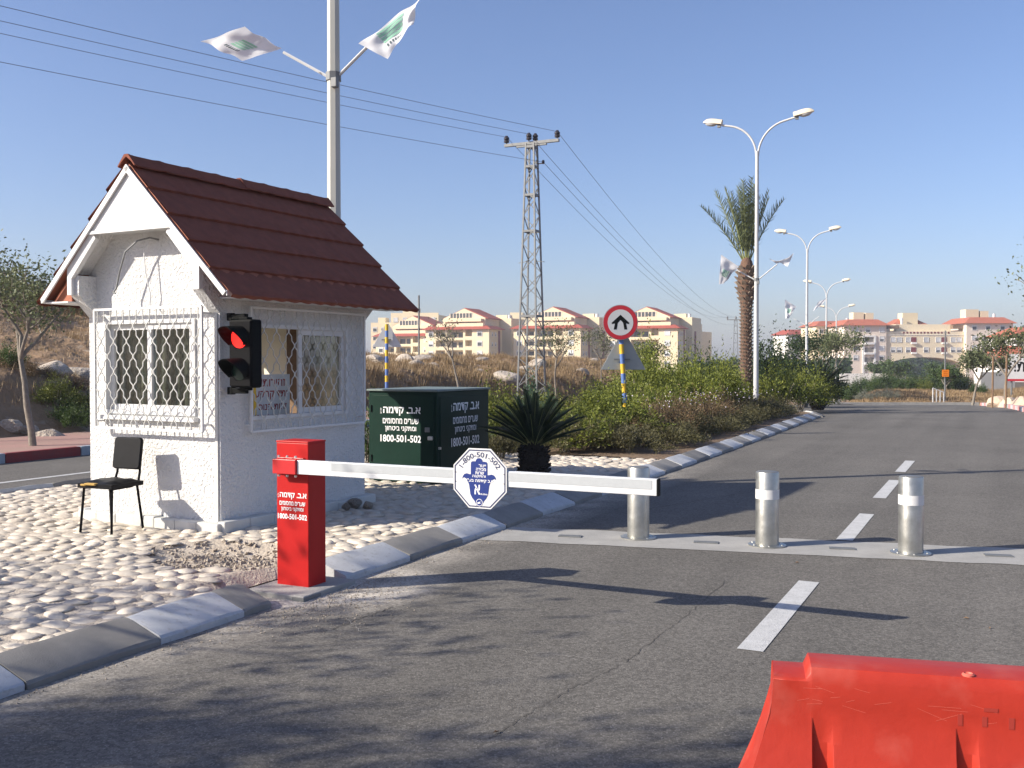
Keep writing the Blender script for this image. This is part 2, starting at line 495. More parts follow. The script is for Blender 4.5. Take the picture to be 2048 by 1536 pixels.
def terrain(X, Y):
    X = np.asarray(X, float); Y = np.asarray(Y, float)
    s, t = to_st(X, Y)
    w = tFar(s) - T_SW - t
    base = prof(Y)
    fade = 1 - sm((s - 80) / 40)
    wob = fbm(s * 0.35, t * 0.35, 4)
    h = 1.35 * sm((w - 0.2) / 2.4) + 0.42 * sm((w - 2.2) / 6.0)
    left = (1 - sm((s - 26) / 17))
    h = h + left * (2.2 * sm((w - 4) / 13) + 1.8 * sm((w - 15) / 14))
    h = h + sm(w / 3) * (wob * 1.1 + 0.35 * fbm(s * 1.3, t * 1.3, 3))
    lift = sm(w / 10)
    z = base * (1 - lift * fade) + h * fade * (w > 0)
    # grassy bank beyond the junction, on the right
    m = sm((Y - 57) / 14) * sm((X - 0.336 * Y) / 2.5)
    m = m * (1 - sm((Y - 110) / 60))
    z = z + m * (0.75 + 0.4 * fbm(X * 0.3, Y * 0.3, 4))
    # right verge
    r = t - (tR(s) + 2.4)
    z = z + np.where((Y < 110), 0.5 * sm(r / 6), 0.0) * (1 - sm((Y - 60) / 40))
    # sunk a little below the paved strips
    paved = (w < 0.0) & (t < tR(s) + 2.0) & (Y < 62)
    z = np.where(paved, z - 0.12, z)
    return z

def axis(lo, hi, near, n, k):
    u = np.linspace(-1, 1, n)
    a = np.sinh(u * k) / math.sinh(k)
    return np.where(a < 0, near + a * (near - lo), near + a * (hi - near))
gx = axis(-1000, 1000, -2, 300, 5.3); gy = np.concatenate([np.linspace(-60, 8, 20), axis(9, 1300, 10, 601, 5.0)[301:]])
gX, gY = np.meshgrid(gx, gy, indexing='ij')
gZ = terrain(gX, gY)
V = np.stack([gX, gY, gZ], -1).reshape(-1, 3)
F = grid_faces(len(gx), len(gy))[:, ::-1]
g = link('ground', np_mesh('ground', V, F, M['hill'])); tag(g, kind='structure')

# finer sheet of the hillside where it is close enough to show its lumps
sv = np.arange(-2, 84, 0.33); wv = np.concatenate([np.arange(0.0, 9, 0.22), np.arange(9, 34, 0.7)])
Sg, Wg = np.meshgrid(sv, wv, indexing='ij')
Tg = tFar(Sg) - T_SW - Wg
Xg = Sg * math.sin(TH) + Tg * math.cos(TH); Yg = Sg * math.cos(TH) - Tg * math.sin(TH)
Zg = terrain(Xg, Yg) + 0.05 + sm(Wg / 1.5) * 0.28 * fbm(Sg * 2.3, Wg * 2.3, 3) - 0.35 * sm((Wg - 30) / 4) - 0.3 * sm((1 - Sg) / 2) - 0.3 * sm((Sg - 80) / 3)
hs = link('hillside', np_mesh('hillside', np.stack([Xg, Yg, Zg], -1).reshape(-1, 3), grid_faces(len(sv), len(wv)), M['hill'])); tag(hs, kind='structure')

# asphalt sheet (both carriageways, passing under the raised median)
def dusty_asphalt(m):
    # pale building dust lying along the kerb and round the cut in it
    nt = m.node_tree; b = nt.nodes['Principled BSDF']
    src = b.inputs['Base Color'].links[0].from_socket
    tc = nt.nodes.new('ShaderNodeTexCoord')
    def dot(vec, c):
        d = nt.nodes.new('ShaderNodeVectorMath'); d.operation = 'DOT_PRODUCT'
        nt.links.new(tc.outputs['Object'], d.inputs[0]); d.inputs[1].default_value = vec
        a = nt.nodes.new('ShaderNodeMath'); a.operation = 'ADD'; a.inputs[1].default_value = c
        nt.links.new(d.outputs['Value'], a.inputs[0]); return a.outputs[0]
    def mth(op, x, y=None, cl=False):
        n = nt.nodes.new('ShaderNodeMath'); n.operation = op; n.use_clamp = cl
        for i_, q in enumerate((x, y)):
            if q is None: continue
            if isinstance(q, (int, float)): n.inputs[i_].default_value = q
            else: nt.links.new(q, n.inputs[i_])
        return n.outputs[0]
    nz = nt.nodes.new('ShaderNodeTexNoise'); nz.inputs['Scale'].default_value = 2.2; nz.inputs['Detail'].default_value = 7
    nt.links.new(tc.outputs['Object'], nz.inputs['Vector'])
    tt = dot(UT, 4.38); ss = dot(US, -6.0)
    e1 = mth('SUBTRACT', 1.0, mth('DIVIDE', mth('ABSOLUTE', tt), 0.55), True)
    e1 = mth('MULTIPLY', e1, mth('SUBTRACT', 1.0, mth('DIVIDE', mth('ABSOLUTE', mth('SUBTRACT', ss, 3.0)), 9.0), True))
    q = mth('ADD', mth('POWER', mth('DIVIDE', ss, 0.85), 2.0), mth('POWER', mth('DIVIDE', tt, 0.75), 2.0))
    e2 = mth('SUBTRACT', 1.35, q, True)
    e = mth('MAXIMUM', mth('MULTIPLY', e1, 0.8), e2)
    fac = mth('MULTIPLY', e, mth('MULTIPLY', mth('SUBTRACT', nz.outputs['Fac'], 0.22), 2.8, True), True)
    mx = nt.nodes.new('ShaderNodeMix'); mx.data_type = 'RGBA'
    nt.links.new(mth('MULTIPLY', fac, 0.95), mx.inputs['Factor']); nt.links.new(src, mx.inputs['A'])
    mx.inputs['B'].default_value = (0.56, 0.51, 0.44, 1)
    # long faint tyre bands and a seam along the lane
    wv_ = nt.nodes.new('ShaderNodeTexNoise'); wv_.inputs['Scale'].default_value = 1.0; wv_.inputs['Detail'].default_value = 3
    mp = nt.nodes.new('ShaderNodeCombineXYZ')
    nt.links.new(mth('MULTIPLY', tt, 1.3), mp.inputs['X']); nt.links.new(mth('MULTIPLY', ss, 0.06), mp.inputs['Y'])
    nt.links.new(mp.outputs['Vector'], wv_.inputs['Vector'])
    mr = nt.nodes.new('ShaderNodeMapRange'); mr.inputs['From Min'].default_value = 0.3; mr.inputs['From Max'].default_value = 0.7
    mr.inputs['To Min'].default_value = 0.86; mr.inputs['To Max'].default_value = 1.12
    nt.links.new(wv_.outputs['Fac'], mr.inputs['Value'])
    m2 = nt.nodes.new('ShaderNodeMix'); m2.data_type = 'RGBA'; m2.blend_type = 'MULTIPLY'; m2.inputs['Factor'].default_value = 1
    nt.links.new(mx.outputs['Result'], m2.inputs['A']); nt.links.new(mr.outputs['Result'], m2.inputs['B'])
    # dark and pale chippings
    ch_ = nt.nodes.new('ShaderNodeTexVoronoi'); ch_.inputs['Scale'].default_value = 62
    nt.links.new(tc.outputs['Object'], ch_.inputs['Vector'])
    sp_ = nt.nodes.new('ShaderNodeSeparateColor'); nt.links.new(ch_.outputs['Color'], sp_.inputs['Color'])
    mr2 = nt.nodes.new('ShaderNodeMapRange'); mr2.inputs['To Min'].default_value = 0.72; mr2.inputs['To Max'].default_value = 1.28
    nt.links.new(sp_.outputs['Red'], mr2.inputs['Value'])
    m3 = nt.nodes.new('ShaderNodeMix'); m3.data_type = 'RGBA'; m3.blend_type = 'MULTIPLY'; m3.inputs['Factor'].default_value = 1
    nt.links.new(m2.outputs['Result'], m3.inputs['A']); nt.links.new(mr2.outputs['Result'], m3.inputs['B'])
    nt.links.new(m3.outputs['Result'], b.inputs['Base Color'])
dusty_asphalt(M['asphalt'])
rows = np.concatenate([np.arange(-14, 30, 1.0), np.arange(30, 59, 0.8)])
NC = 40
Vr = []
for Y in rows:
    def X_at(tf):
        X = (float(tf(Y)) + Y * math.sin(TH)) / math.cos(TH)
        for _ in range(4):
            s, _t = to_st(X, Y)
            X = (float(tf(s)) + Y * math.sin(TH)) / math.cos(TH)
        return X
    xl = X_at(lambda s: tFar(s) + 0.02); xr = X_at(lambda s: tR(s) - 0.02)
    for k in range(NC + 1):
        X = xl + (xr - xl) * k / NC
        Vr.append((X, Y, float(prof(Y))))
road = link('road', np_mesh('road', np.array(Vr), grid_faces(len(rows), NC + 1)[:, ::-1], M['asphalt'])); tag(road, kind='structure')
# the road going on beyond the junction
rows2 = np.arange(58.2, 125, 2.0)
Vr = []
for Y in rows2:
    for k in range(5):
        X = Y * (0.300 + 0.043 * k / 4)
        Vr.append((X, Y, float(terrain(X, Y)) * 0 + float(prof(Y)) + 0.03))
r2 = link('road', np_mesh('road', np.array(Vr), grid_faces(len(rows2), 5)[:, ::-1], M['asphalt'])); tag(r2, kind='structure')

# ---- median body
def strip(name, s0, s1, ds, f0, f1, n, zf, material):
    ss = np.arange(s0, s1 + 1e-6, ds)
    V = []
    for s in ss:
        a, b = float(f0(s)), float(f1(s))
        for k in range(n + 1):
            t = a + (b - a) * k / n
            p = st(s, t); V.append((p.x, p.y, float(prof(p.y)) + zf(s, t)))
    o = link(name, np_mesh(name, np.array(V), grid_faces(len(ss), n + 1)[:, ::-1], material))
    return tag(o, kind='structure')
PIT_S, PIT_T = 6.25, -5.65
def pit(s, t):
    d = math.hypot((s - PIT_S) / 0.50, (t - PIT_T) / 0.66)
    d += 0.25 * float(fbm(s * 3, t * 3, 3))
    return max(0.0, min(1.0, (1.15 - d) / 0.4))
def cob_z(s, t):
    z = MED_Z - 0.012 + 0.018 * float(fbm(s * 0.8, t * 0.8, 2))
    p = pit(s, t)
    z -= 0.078 * p
    if p > 0.05: z += 0.035 * float(fbm(s * 7, t * 7, 3))
    if 5.28 < s < 6.14 and t > -4.98: z = min(z, 0.0)
    return z
S_COB = 15.4
paving = strip('cobble_paving', -6, S_COB, 0.1, lambda s: tLL(s) + 0.2, lambda s: tL(s) - 0.26, 64, cob_z, M['mortar'])
bed = strip('planting_bed', S_COB, S_END, 0.5, lambda s: tLL(s) + 0.2, lambda s: tL(s) - 0.26, 14,
            lambda s, t: MED_Z + 0.06 * float(fbm(s, t, 3)), M['soil'])
# rounded nose at the far end of the median
nb = MB()
cs, ct = S_END, (float(tL(S_END)) + float(tLL(S_END))) / 2
rad = (float(tL(S_END)) - float(tLL(S_END))) / 2 - 0.25
P = [st(cs, ct, MED_Z + float(prof(st(cs, ct).y)))]
for k in range(25):
    a = math.pi * k / 24
    q = st(cs + 3.0 * math.sin(a), ct - rad * math.cos(a)); P.append((q.x, q.y, MED_Z + float(prof(q.y))))
nb.add(P, [(0, k + 2, k + 1) for k in range(24)])
no = nb.build('planting_bed', M['soil']); tag(no, kind='structure')

# ---- kerbs: every stone its own piece
def kerb_mesh(name, L, m, jit=0):
    """sloping kerb stone: local x along the kerb, local y outward to the road"""
    r = random.Random(jit)
    b = MB()
    prof_ = [(-0.02, -0.12), (0.28, -0.12), (0.285, 0.035), (0.27, 0.05), (0.035, 0.135), (0.0, 0.138), (-0.02, 0.10)]
    N = 5
    rowsk = []
    for i in range(N + 1):
        x = (L - 0.012) * (i / N - 0.5)
        e = 0.006 if i in (0, N) else 0
        rowsk.append([(x + r.uniform(-1, 1) * (0.003 if 0 < i < N else 0), y + r.uniform(-1, 1) * 0.004 - e * 0.5, z - e + r.uniform(-1, 1) * 0.004) for y, z in prof_])
    vs = [p for row in rowsk for p in row]; n = len(prof_)
    fs = []
    for i in range(N):
        for k in range(n):
            k2 = (k + 1) % n
            fs.append((i * n + k, (i + 1) * n + k, (i + 1) * n + k2, i * n + k2))
    fs.append(tuple(range(n))); fs.append(tuple(N * n + k for k in range(n - 1, -1, -1)))
    b.add(vs, fs)
    return b.mesh(name, m, smooth=25)
KS = 0.9
k_w = [kerb_mesh('kerb_stone', KS, M['kerb_w'], j) for j in range(3)]
k_g = [kerb_mesh('kerb_stone', KS, M['kerb_g'], j + 5) for j in range(3)]
kerb = link('kerb', None); tag(kerb, kind='structure')
kerb.location = st(5.7, -4.5, -0.2)
def put_kerb(parent, meshes, s, tf, flip=False, sc=1.0, name='kerb_stone', dz=0.0, idx=0):
    o = link(name, meshes[idx % len(meshes)], parent)
    t = float(tf(s)); t2 = float(tf(s + 0.3)); t1 = float(tf(s - 0.3))
    ang = math.atan2(t2 - t1, 0.6)
    off = -0.28 if not flip else 0.28
    p = st(s, t + off); z = float(prof(p.y)) + dz
    d = (st(s + 0.3, t2) - st(s - 0.3, t1))
    rz = math.atan2(d.y, d.x)
    rr = random.Random(int(s * 100) + 7)
    if flip: rz += math.pi
    Mx = Matrix.Translation((p.x, p.y, z)) @ Matrix.Rotation(rz + rr.uniform(-0.012, 0.012), 4, 'Z') @ Matrix.Rotation(rr.uniform(-0.015, 0.015), 4, 'X') @ Matrix.Diagonal((sc, 1, 1, 1))
    # local +y of the stone points to the left of its x axis; the road lies on the right -> mirror by turning round
    o.matrix_parent_inverse = parent.matrix_basis.inverted() if False else Matrix.Identity(4)
    o.matrix_basis = Matrix.Translation(parent.location).inverted() @ Mx @ Matrix.Rotation(math.pi, 4, 'Z')
    return o
i = 0
s = 4.30 - 0.9 * 8
while s < 5.0:          # before the barrier: white 4.30-5.0, grey 3.4-4.3 ...
    w = KS
    if s > 4.2: w = 0.72
    put_kerb(kerb, k_w if i % 2 == 0 else k_g, s + w / 2, tL, sc=w / KS, idx=i)
    s += w; i += 1
put_kerb(kerb, k_g, 5.15, tL, sc=0.27 / KS, idx=1)
s = 6.15; i = 0
while s < S_END - 0.1:
    put_kerb(kerb, k_w if i % 2 == 0 else k_g, s + KS / 2, tL, idx=i)
    s += KS; i += 1
nn = 11                 # round the nose
for k in range(nn):
    a = math.pi * (k + 0.5) / nn
    R_ = rad + 0.25
    p = st(cs + 3.25 * math.sin(a) * 0.93, ct + R_ * 0.93 * math.cos(a))
    o = link('kerb_stone', (k_w if k % 2 else k_g)[k % 3], kerb)
    d = st(3.25 * math.cos(a), -R_ * math.sin(a)); L = d.length * math.pi / nn
    o.matrix_basis = Matrix.Translation(kerb.location).inverted() @ Matrix.Translation((p.x, p.y, float(prof(p.y)))) @ Matrix.Rotation(math.atan2(d.y, d.x) + math.pi, 4, 'Z') @ Matrix.Diagonal((L / KS, 1, 1, 1))
s = -3; i = 0
while s < S_END - 0.1:
    put_kerb(kerb, k_g if i % 2 else k_w, s + KS / 2, tLL, flip=True, idx=i); s += KS; i += 1

# outer kerb of the left carriageway and its pavement
kb2 = link('kerb', None); tag(kb2, kind='structure')
kb2.location = st(10, -15, -0.3)
def kerb2_mesh(m, L=1.5, h=0.16):
    b = MB(); b.box((0, -0.06, h / 2 - 0.06), (L - 0.02, 0.13, h + 0.12))
    me = b.mesh('kerb_stone', m)
    return me
k2r, k2b = kerb2_mesh(M['kerb_r']), kerb2_mesh(M['kerb_b'])
s = -4.0; i = 0
while s < 62:
    sc_ = s + 0.75
    o = link('kerb_stone', k2r if i % 2 == 0 else k2b, kb2)
    p = st(sc_, float(tFar(sc_))); d = st(sc_ + .3, float(tFar(sc_ + .3))) - st(sc_ - .3, float(tFar(sc_ - .3)))
    o.matrix_basis = Matrix.Translation(kb2.location).inverted() @ Matrix.Translation((p.x, p.y, float(prof(p.y)))) @ Matrix.Rotation(math.atan2(d.y, d.x) + math.pi, 4, 'Z')
    s += 1.5; i += 1

# paver material for the pavement (pieces there are far smaller than ten pixels)
def paver_mat():
    m = mat('pink_pavers', (0.40, 0.22, 0.18), 0.9, bump=0.3, bscale=60)
    nt = m.node_tree; b = nt.nodes['Principled BSDF']
    tc = nt.nodes.new('ShaderNodeTexCoord')
    br = nt.nodes.new('ShaderNodeTexBrick')
    br.inputs['Scale'].default_value = 5
    br.inputs['Color1'].default_value = (0.40, 0.225, 0.19, 1); br.inputs['Color2'].default_value = (0.34, 0.19, 0.155, 1)
    br.inputs['Mortar'].default_value = (0.27, 0.20, 0.17, 1); br.inputs['Mortar Size'].default_value = 0.02
    nz = nt.nodes.new('ShaderNodeTexNoise'); nz.inputs['Scale'].default_value = 1.2
    mx = nt.nodes.new('ShaderNodeMix'); mx.data_type = 'RGBA'
    nt.links.new(tc.outputs['Object'], br.inputs['Vector']); nt.links.new(tc.outputs['Object'], nz.inputs['Vector'])
    mr = nt.nodes.new('ShaderNodeMapRange'); mr.inputs['From Min'].default_value = 0.45; mr.inputs['From Max'].default_value = 0.75; mr.inputs['To Max'].default_value = 0.6
    nt.links.new(nz.outputs['Fac'], mr.inputs['Value']); nt.links.new(mr.outputs['Result'], mx.inputs['Factor'])
    nt.links.new(br.outputs['Color'], mx.inputs['A']); mx.inputs['B'].default_value = (0.33, 0.24, 0.18, 1)
    nt.links.new(mx.outputs['Result'], b.inputs['Base Color'])
    return m
M['paver'] = paver_mat()
sw = strip('pavement', -4, 62, 1.0, lambda s: tFar(s) - T_SW - 0.4, lambda s: tFar(s) - 0.10, 4, lambda s, t: 0.135, M['paver'])

# right-hand kerb (pink and white far stones) and its verge pavement
kb3 = link('kerb', None); tag(kb3, kind='structure')
kb3.location = st(20, 2.2, -0.3)
k3p, k3w = kerb2_mesh(M['kerb_p'], 0.95, 0.15), kerb2_mesh(M['kerb_w'], 0.95, 0.15)
s = -2.0; i = 0
while s < 58:
    sc_ = s + 0.47
    o = link('kerb_stone', k3p if i % 2 else k3w, kb3)
    p = st(sc_, float(tR(sc_))); d = st(sc_ + .3, float(tR(sc_ + .3))) - st(sc_ - .3, float(tR(sc_ - .3)))
    o.matrix_basis = Matrix.Translation(kb3.location).inverted() @ Matrix.Translation((p.x, p.y, float(prof(p.y)))) @ Matrix.Rotation(math.atan2(d.y, d.x), 4, 'Z')
    s += 0.95; i += 1
strip('pavement', -4, 58, 1.0, lambda s: tR(s) + 0.10, lambda s: tR(s) + 2.6, 3, lambda s, t: 0.125, M['paver'])
# pale far kerb at the end of the junction
fk = MB()
pts = []
for k in range(15):
    a = k / 14
    X = 17.3 + (27.5 - 17.3) * a; Y = 58.6 + 1.6 * abs(a - 0.55) * 0 + 0.3 * math.sin(a * 3)
    pts.append(Vector((X, Y, float(prof(Y)) + 0.05)))
for a, b in zip(pts[:-1], pts[1:]): fk.bar(a, b, 0.2, 0.2)
fo = fk.build('kerb', M['conc']); tag(fo, kind='structure')

# ---- road paint and the concrete strip of the bollards
def sheet(name, pts, z, m, kind='structure'):
    b = MB(); b.add([(p.x, p.y, z) for p in pts], [tuple(range(len(pts)))])
    o = b.build(name, m); tag(o, kind=kind); return o
for s0, s1 in ((5.69, 7.68), (9.62, 11.4), (12.8, 14.85), (16.0, 17.9), (1.6, 3.6)):
    tc_ = -1.26 - float(bend((s0 + s1) / 2)) * 0.6
    sheet('lane_dash', [st(s0, tc_ - 0.075), st(s0, tc_ + 0.075), st(s1, tc_ + 0.075), st(s1, tc_ - 0.075)], 0.004, M['road_paint'])
b = MB()
ln = [st(s, -12.25 - float(bend(s)), 0.004) for s in np.arange(-3, 24, 1.0)]
for a, c in zip(ln[:-1], ln[1:]):
    n_ = UT * 0.06
    b.add([a - n_, a + n_, c + n_, c - n_], [(0, 1, 2, 3)])
o = b.build('lane_line', M['road_paint']); tag(o, kind='structure')
def strip_s(t, off): return 8.38 + 0.2 * (t + 3.2) + off
pl = []
for t in np.linspace(-4.36, 1.84, 32):
    pl.append(st(strip_s(t, 0.02 * math.sin(t * 9) + 0.02 * math.sin(t * 23)), t))
for t in np.linspace(1.84, -4.36, 32):
    pl.append(st(strip_s(t, 0.78 + 0.025 * math.sin(t * 7 + 1) + 0.015 * math.sin(t * 31)), t))
sheet('concrete_strip', pl, 0.004, M['conc'])

# ---- pit rubble + dust by the cut kerb
def blob(r, n1=5, n2=7, sx=1, sy=1, sz=1, rough=0.12, dome=False):
    """low lumpy stone"""
    b = MB(); vs = []; fs = []
    for i in range(1, n1):
        ph = math.pi * i / n1 * (0.62 if dome else 1.0)
        for k in range(n2):
            a = 2 * math.pi * k / n2
            q = 1 + r.uniform(-rough, rough)
            e = 0.8
            cx, sx_ = math.cos(a), math.sin(a)
            cx = math.copysign(abs(cx) ** e, cx); sx_ = math.copysign(abs(sx_) ** e, sx_)
            vs.append((sx * math.sin(ph) * cx * q, sy * math.sin(ph) * sx_ * q, sz * math.cos(ph) * q))
    top = len(vs); vs.append((0, 0, sz)); bot = len(vs); vs.append((0, 0, -sz if not dome else vs[(n1 - 2) * n2][2] - 0.02))
    for k in range(n2):
        k2 = (k + 1) % n2
        fs.append((top, k, k2))
        for i in range(n1 - 2):
            fs.append((i * n2 + k, (i + 1) * n2 + k, (i + 1) * n2 + k2, i * n2 + k2))
        fs.append((bot, (n1 - 2) * n2 + k2, (n1 - 2) * n2 + k))
    b.add(vs, fs); return b
r = random.Random(3)
cob_meshes = [blob(r, 5, 9, 0.106 * r.uniform(.88, 1.1), 0.071 * r.uniform(.85, 1.12), 0.037, 0.17, dome=True).mesh('cobble', M['cobble'], smooth=180) for _ in range(10)]
# hut footprint and other things standing on the cobbles (frame of the hut)
HUT_T = math.radians(28.5)
HUT_C = Vector((-2.68, 9.14, MED_Z))
HX = Vector((math.cos(HUT_T), -math.sin(HUT_T), 0)); HY = Vector((math.sin(HUT_T), math.cos(HUT_T), 0))
HW, HL = 1.77, 2.18
def in_hut(p, m=0.02):
    q = p - HUT_C
    a, b_ = q.dot(HX), q.dot(HY)
    return -HW - m < a < m and -m < b_ < HL + m
spots = []
rowi = 0
s = -4.0
while s < S_COB - 0.05:
    t = float(tLL(s)) + 0.3 + (0.11 if rowi % 2 else 0) 
    end = float(tL(s)) - 0.36
    while t < end:
        w = r.uniform(0.14, 0.27)
        ss = s + r.uniform(-0.022, 0.022) + 0.03 * math.sin(t * 2.1 + rowi * 0.7); tt = t + w / 2
        p = st(ss, tt)
        ok = not in_hut(p) and pit(ss, tt) < 0.12 and not (5.2 < ss < 6.2 and tt > -5.05)
        if ok: spots.append((ss, tt, w / 0.224 * r.uniform(0.90, 1.0), r.uniform(0.86, 1.12), r.uniform(-0.42, 0.42), r.uniform(0.38, 1.0)))
        t += w
    s += 0.145; rowi += 1
def px_size(ss, tt):
    p = st(ss, tt)
    if p.y < 3.2 or abs(p.x) > 0.53 * p.y: return 0
    return 1 / p.y
spots.sort(key=lambda q: -px_size(q[0], q[1]))
def cob_matrix(q):
    ss, tt, a, b_, rot, hz = q
    p = st(ss, tt)
    z = cob_z(ss, tt) - 0.008
    return Matrix.Translation((p.x, p.y, z)) @ Matrix.Rotation(-TH + rot, 4, 'Z') @ Matrix.Rotation(math.sin(ss * 37) * 0.10, 4, 'Y') @ Matrix.Diagonal((a, b_, hz, 1))
for k, q in enumerate(spots[:298]):
    o = link('cobble', cob_meshes[k % 10], paving); o.matrix_basis = cob_matrix(q)
Vs = []; Fs = []; off = 0
cv = []
for me in cob_meshes:
    v = np.empty(len(me.vertices) * 3); me.vertices.foreach_get('co', v); cv.append((v.reshape(-1, 3), [tuple(p.vertices) for p in me.polygons]))
allv = []; allf = []
for k, q in enumerate(spots[298:]):
    if st(q[0], q[1]).y < 0.5: continue
    v, f = cv[k % 10]; mtx = np.array(cob_matrix(q))
    allv.append(v @ mtx[:3, :3].T + mtx[:3, 3]); allf.extend([tuple(i + off for i in ff) for ff in f]); off += len(v)
me = bpy.data.meshes.new('cobbles'); me.from_pydata(np.concatenate(allv).tolist(), [], allf)
me.polygons.foreach_set('use_smooth', np.ones(len(me.polygons), dtype=bool)); me.materials.append(M['cobbles']); me.update()
co = link('cobbles', me, paving); tag(co, kind='stuff')
# rubble in the pit and grit on the road by the cut kerb
def grit(name, n, gen, size, m, seed, parent=None):
    rr = random.Random(seed); V = []; F = []; o = 0
    for _ in range(n):
        x, y, z = gen(rr); q = rr.uniform(*size)
        base = [Vector((1, 0, 0)), Vector((-.5, .8, 0)), Vector((-.5, -.8, 0)), Vector((.1, .1, 1)), Vector((0, 0, -.6))]
        R = Euler((rr.uniform(0, 6), rr.uniform(0, 6), rr.uniform(0, 6))).to_matrix()
        for v in base:
            w = R @ (v * q * rr.uniform(0.6, 1.2)); V.append((x + w.x, y + w.y, z + w.z))
        F += [(o, o + 1, o + 3), (o + 1, o + 2, o + 3), (o + 2, o, o + 3), (o + 1, o, o + 4), (o + 2, o + 1, o + 4), (o, o + 2, o + 4)]; o += 5
    ob = link(name, np_mesh(name, np.array(V), np.array(F), m, smooth=False), parent); tag(ob, kind='stuff'); return ob
def g_pit(rr):
    while True:
        s_, t_ = PIT_S + rr.gauss(0, 0.36), PIT_T + rr.gauss(0, 0.45)
        if pit(s_, t_) > 0.1: break
    p = st(s_, t_); return p.x, p.y, cob_z(s_, t_) + 0.004
o = grit('rubble', 700, g_pit, (0.006, 0.034), M['rubble'], 5); o['label'] = 'loose grey rubble in the dug pit beside the red cabinet'; o['category'] = 'rubble'
def g_road(rr):
    s_ = rr.gauss(5.6, 0.45); t_ = -4.25 + abs(rr.gauss(0, 0.28))
    p = st(s_, t_); return p.x, p.y, 0.003
o = grit('gravel', 1100, g_road, (0.002, 0.008), M['rubble'], 6); o['label'] = 'pale grit scattered on the asphalt by the cut kerb'; o['category'] = 'gravel'
def g_edge(rr):
    s_ = rr.uniform(2, 14); t_ = float(tL(s_)) + 0.04 + abs(rr.gauss(0, 0.10))
    p = st(s_, t_); return p.x, p.y, 0.003
o = grit('gravel', 500, g_edge, (0.003, 0.010), M['rubble'], 9); o['label'] = 'fine grit lying along the foot of the kerb'; o['category'] = 'gravel'
# larger stones of the broken edge

def crack(pts, w, seed):
    rr = random.Random(seed); b = MB(); L = []
    for (x0, y0), (x1, y1) in zip(pts[:-1], pts[1:]):
        n = 14
        for k in range(n):
            u = k / n; D = 0
            px_, py_ = x0 + (x1 - x0) * u, y0 + (y1 - y0) * u
            D = EYE * FPX / (py_ - HOR); L.append(Vector(((px_ - 1024) / FPX * D + rr.gauss(0, 0.006), D + rr.gauss(0, 0.012), 0.003)))
    for k in range(len(L) - 1):
        d = (L[k + 1] - L[k]); nrm = Vector((-d.y, d.x, 0)).normalized() * w * rr.uniform(0.5, 1.2)
        b.add([L[k] - nrm, L[k] + nrm, L[k + 1] + nrm, L[k + 1] - nrm], [(0, 1, 2, 3)])
    return b.build('crack', M['crack'], road)
M['crack'] = mat('crack_filler', (0.06, 0.055, 0.05), 0.9)
M['scuff'] = mat('pale_scratch', (0.33, 0.31, 0.28), 0.9)
crack([(1250, 1330), (1320, 1275), (1400, 1212), (1470, 1150)], 0.002, 1)
crack([(660, 1262), (720, 1240), (790, 1216)], 0.003, 2)
crack([(1290, 1020), (1500, 985), (1560, 940)], 0.005, 3)
crack([(980, 1480), (1120, 1395), (1250, 1330)], 0.0018, 5)
for seed, pts in ((4, [(690, 1240), (725, 1270)]), (7, [(1000, 1300), (1100, 1312), (1240, 1328)])):
    o = crack(pts, 0.002, seed); o.data.materials.clear(); o.data.materials.append(M['scuff']); o.name = 'scratch'
rr_l = random.Random(99)
for k, (px_, py_, lab) in enumerate(((1592, 1128, 'small dark leaf on the road below the middle bollard'), (715, 1126, 'dry leaf lying at the foot of the kerb beside the barrier'), (1000, 1470, 'dry leaf on the near road'), (1930, 1240, 'dry leaf on the road above the orange barrier'), (1985, 1262, 'second dry leaf above the orange barrier'))):
    D = EYE * FPX / (py_ - HOR); b = MB()
    b.add([(0, 0, 0.004), (0.025, 0.012, 0.016), (0.05, 0, 0.006), (0.025, -0.012, 0.012), (0.025, 0, 0.005)], [(0, 4, 1), (4, 2, 1), (0, 3, 4), (4, 3, 2)])
    o = b.build('fallen_leaf', M['wood']); o.location = ((px_ - 1024) / FPX * D, D, 0.002); o.rotation_euler = (0, 0, k * 1.9); o.scale = (0.8,) * 3
    tag(o, lab, 'leaf', 'dry leaves on the road')

# ------------------------------------------------------------------ lettering
_tc = bpy.data.curves.new('lettering', 'FONT')
_to = bpy.data.objects.new('lettering', _tc); COL.objects.link(_to)
def heb(sx):
    """right-to-left line laid out left to right for the text object; runs of digits keep their order"""
    out = []; run = ''
    for ch in reversed(sx):
        if ch.isdigit(): run = ch + run
        else:
            if run: out.append(run); run = ''
            out.append(ch)
    if run: out.append(run)
    return ''.join(out)
def text_polys(body, bold=0.0):
    _tc.body = body; _tc.size = 1.0; _tc.offset = bold; _tc.resolution_u = 3
    bpy.context.view_layer.update()
    dg = bpy.context.evaluated_depsgraph_get()
    me = bpy.data.meshes.new_from_object(_to.evaluated_get(dg))
    v = np.empty(len(me.vertices) * 3); me.vertices.foreach_get('co', v); v = v.reshape(-1, 3)[:, :2]
    f = [tuple(p.vertices) for p in me.polygons]
    bpy.data.meshes.remove(me)
    return v, f
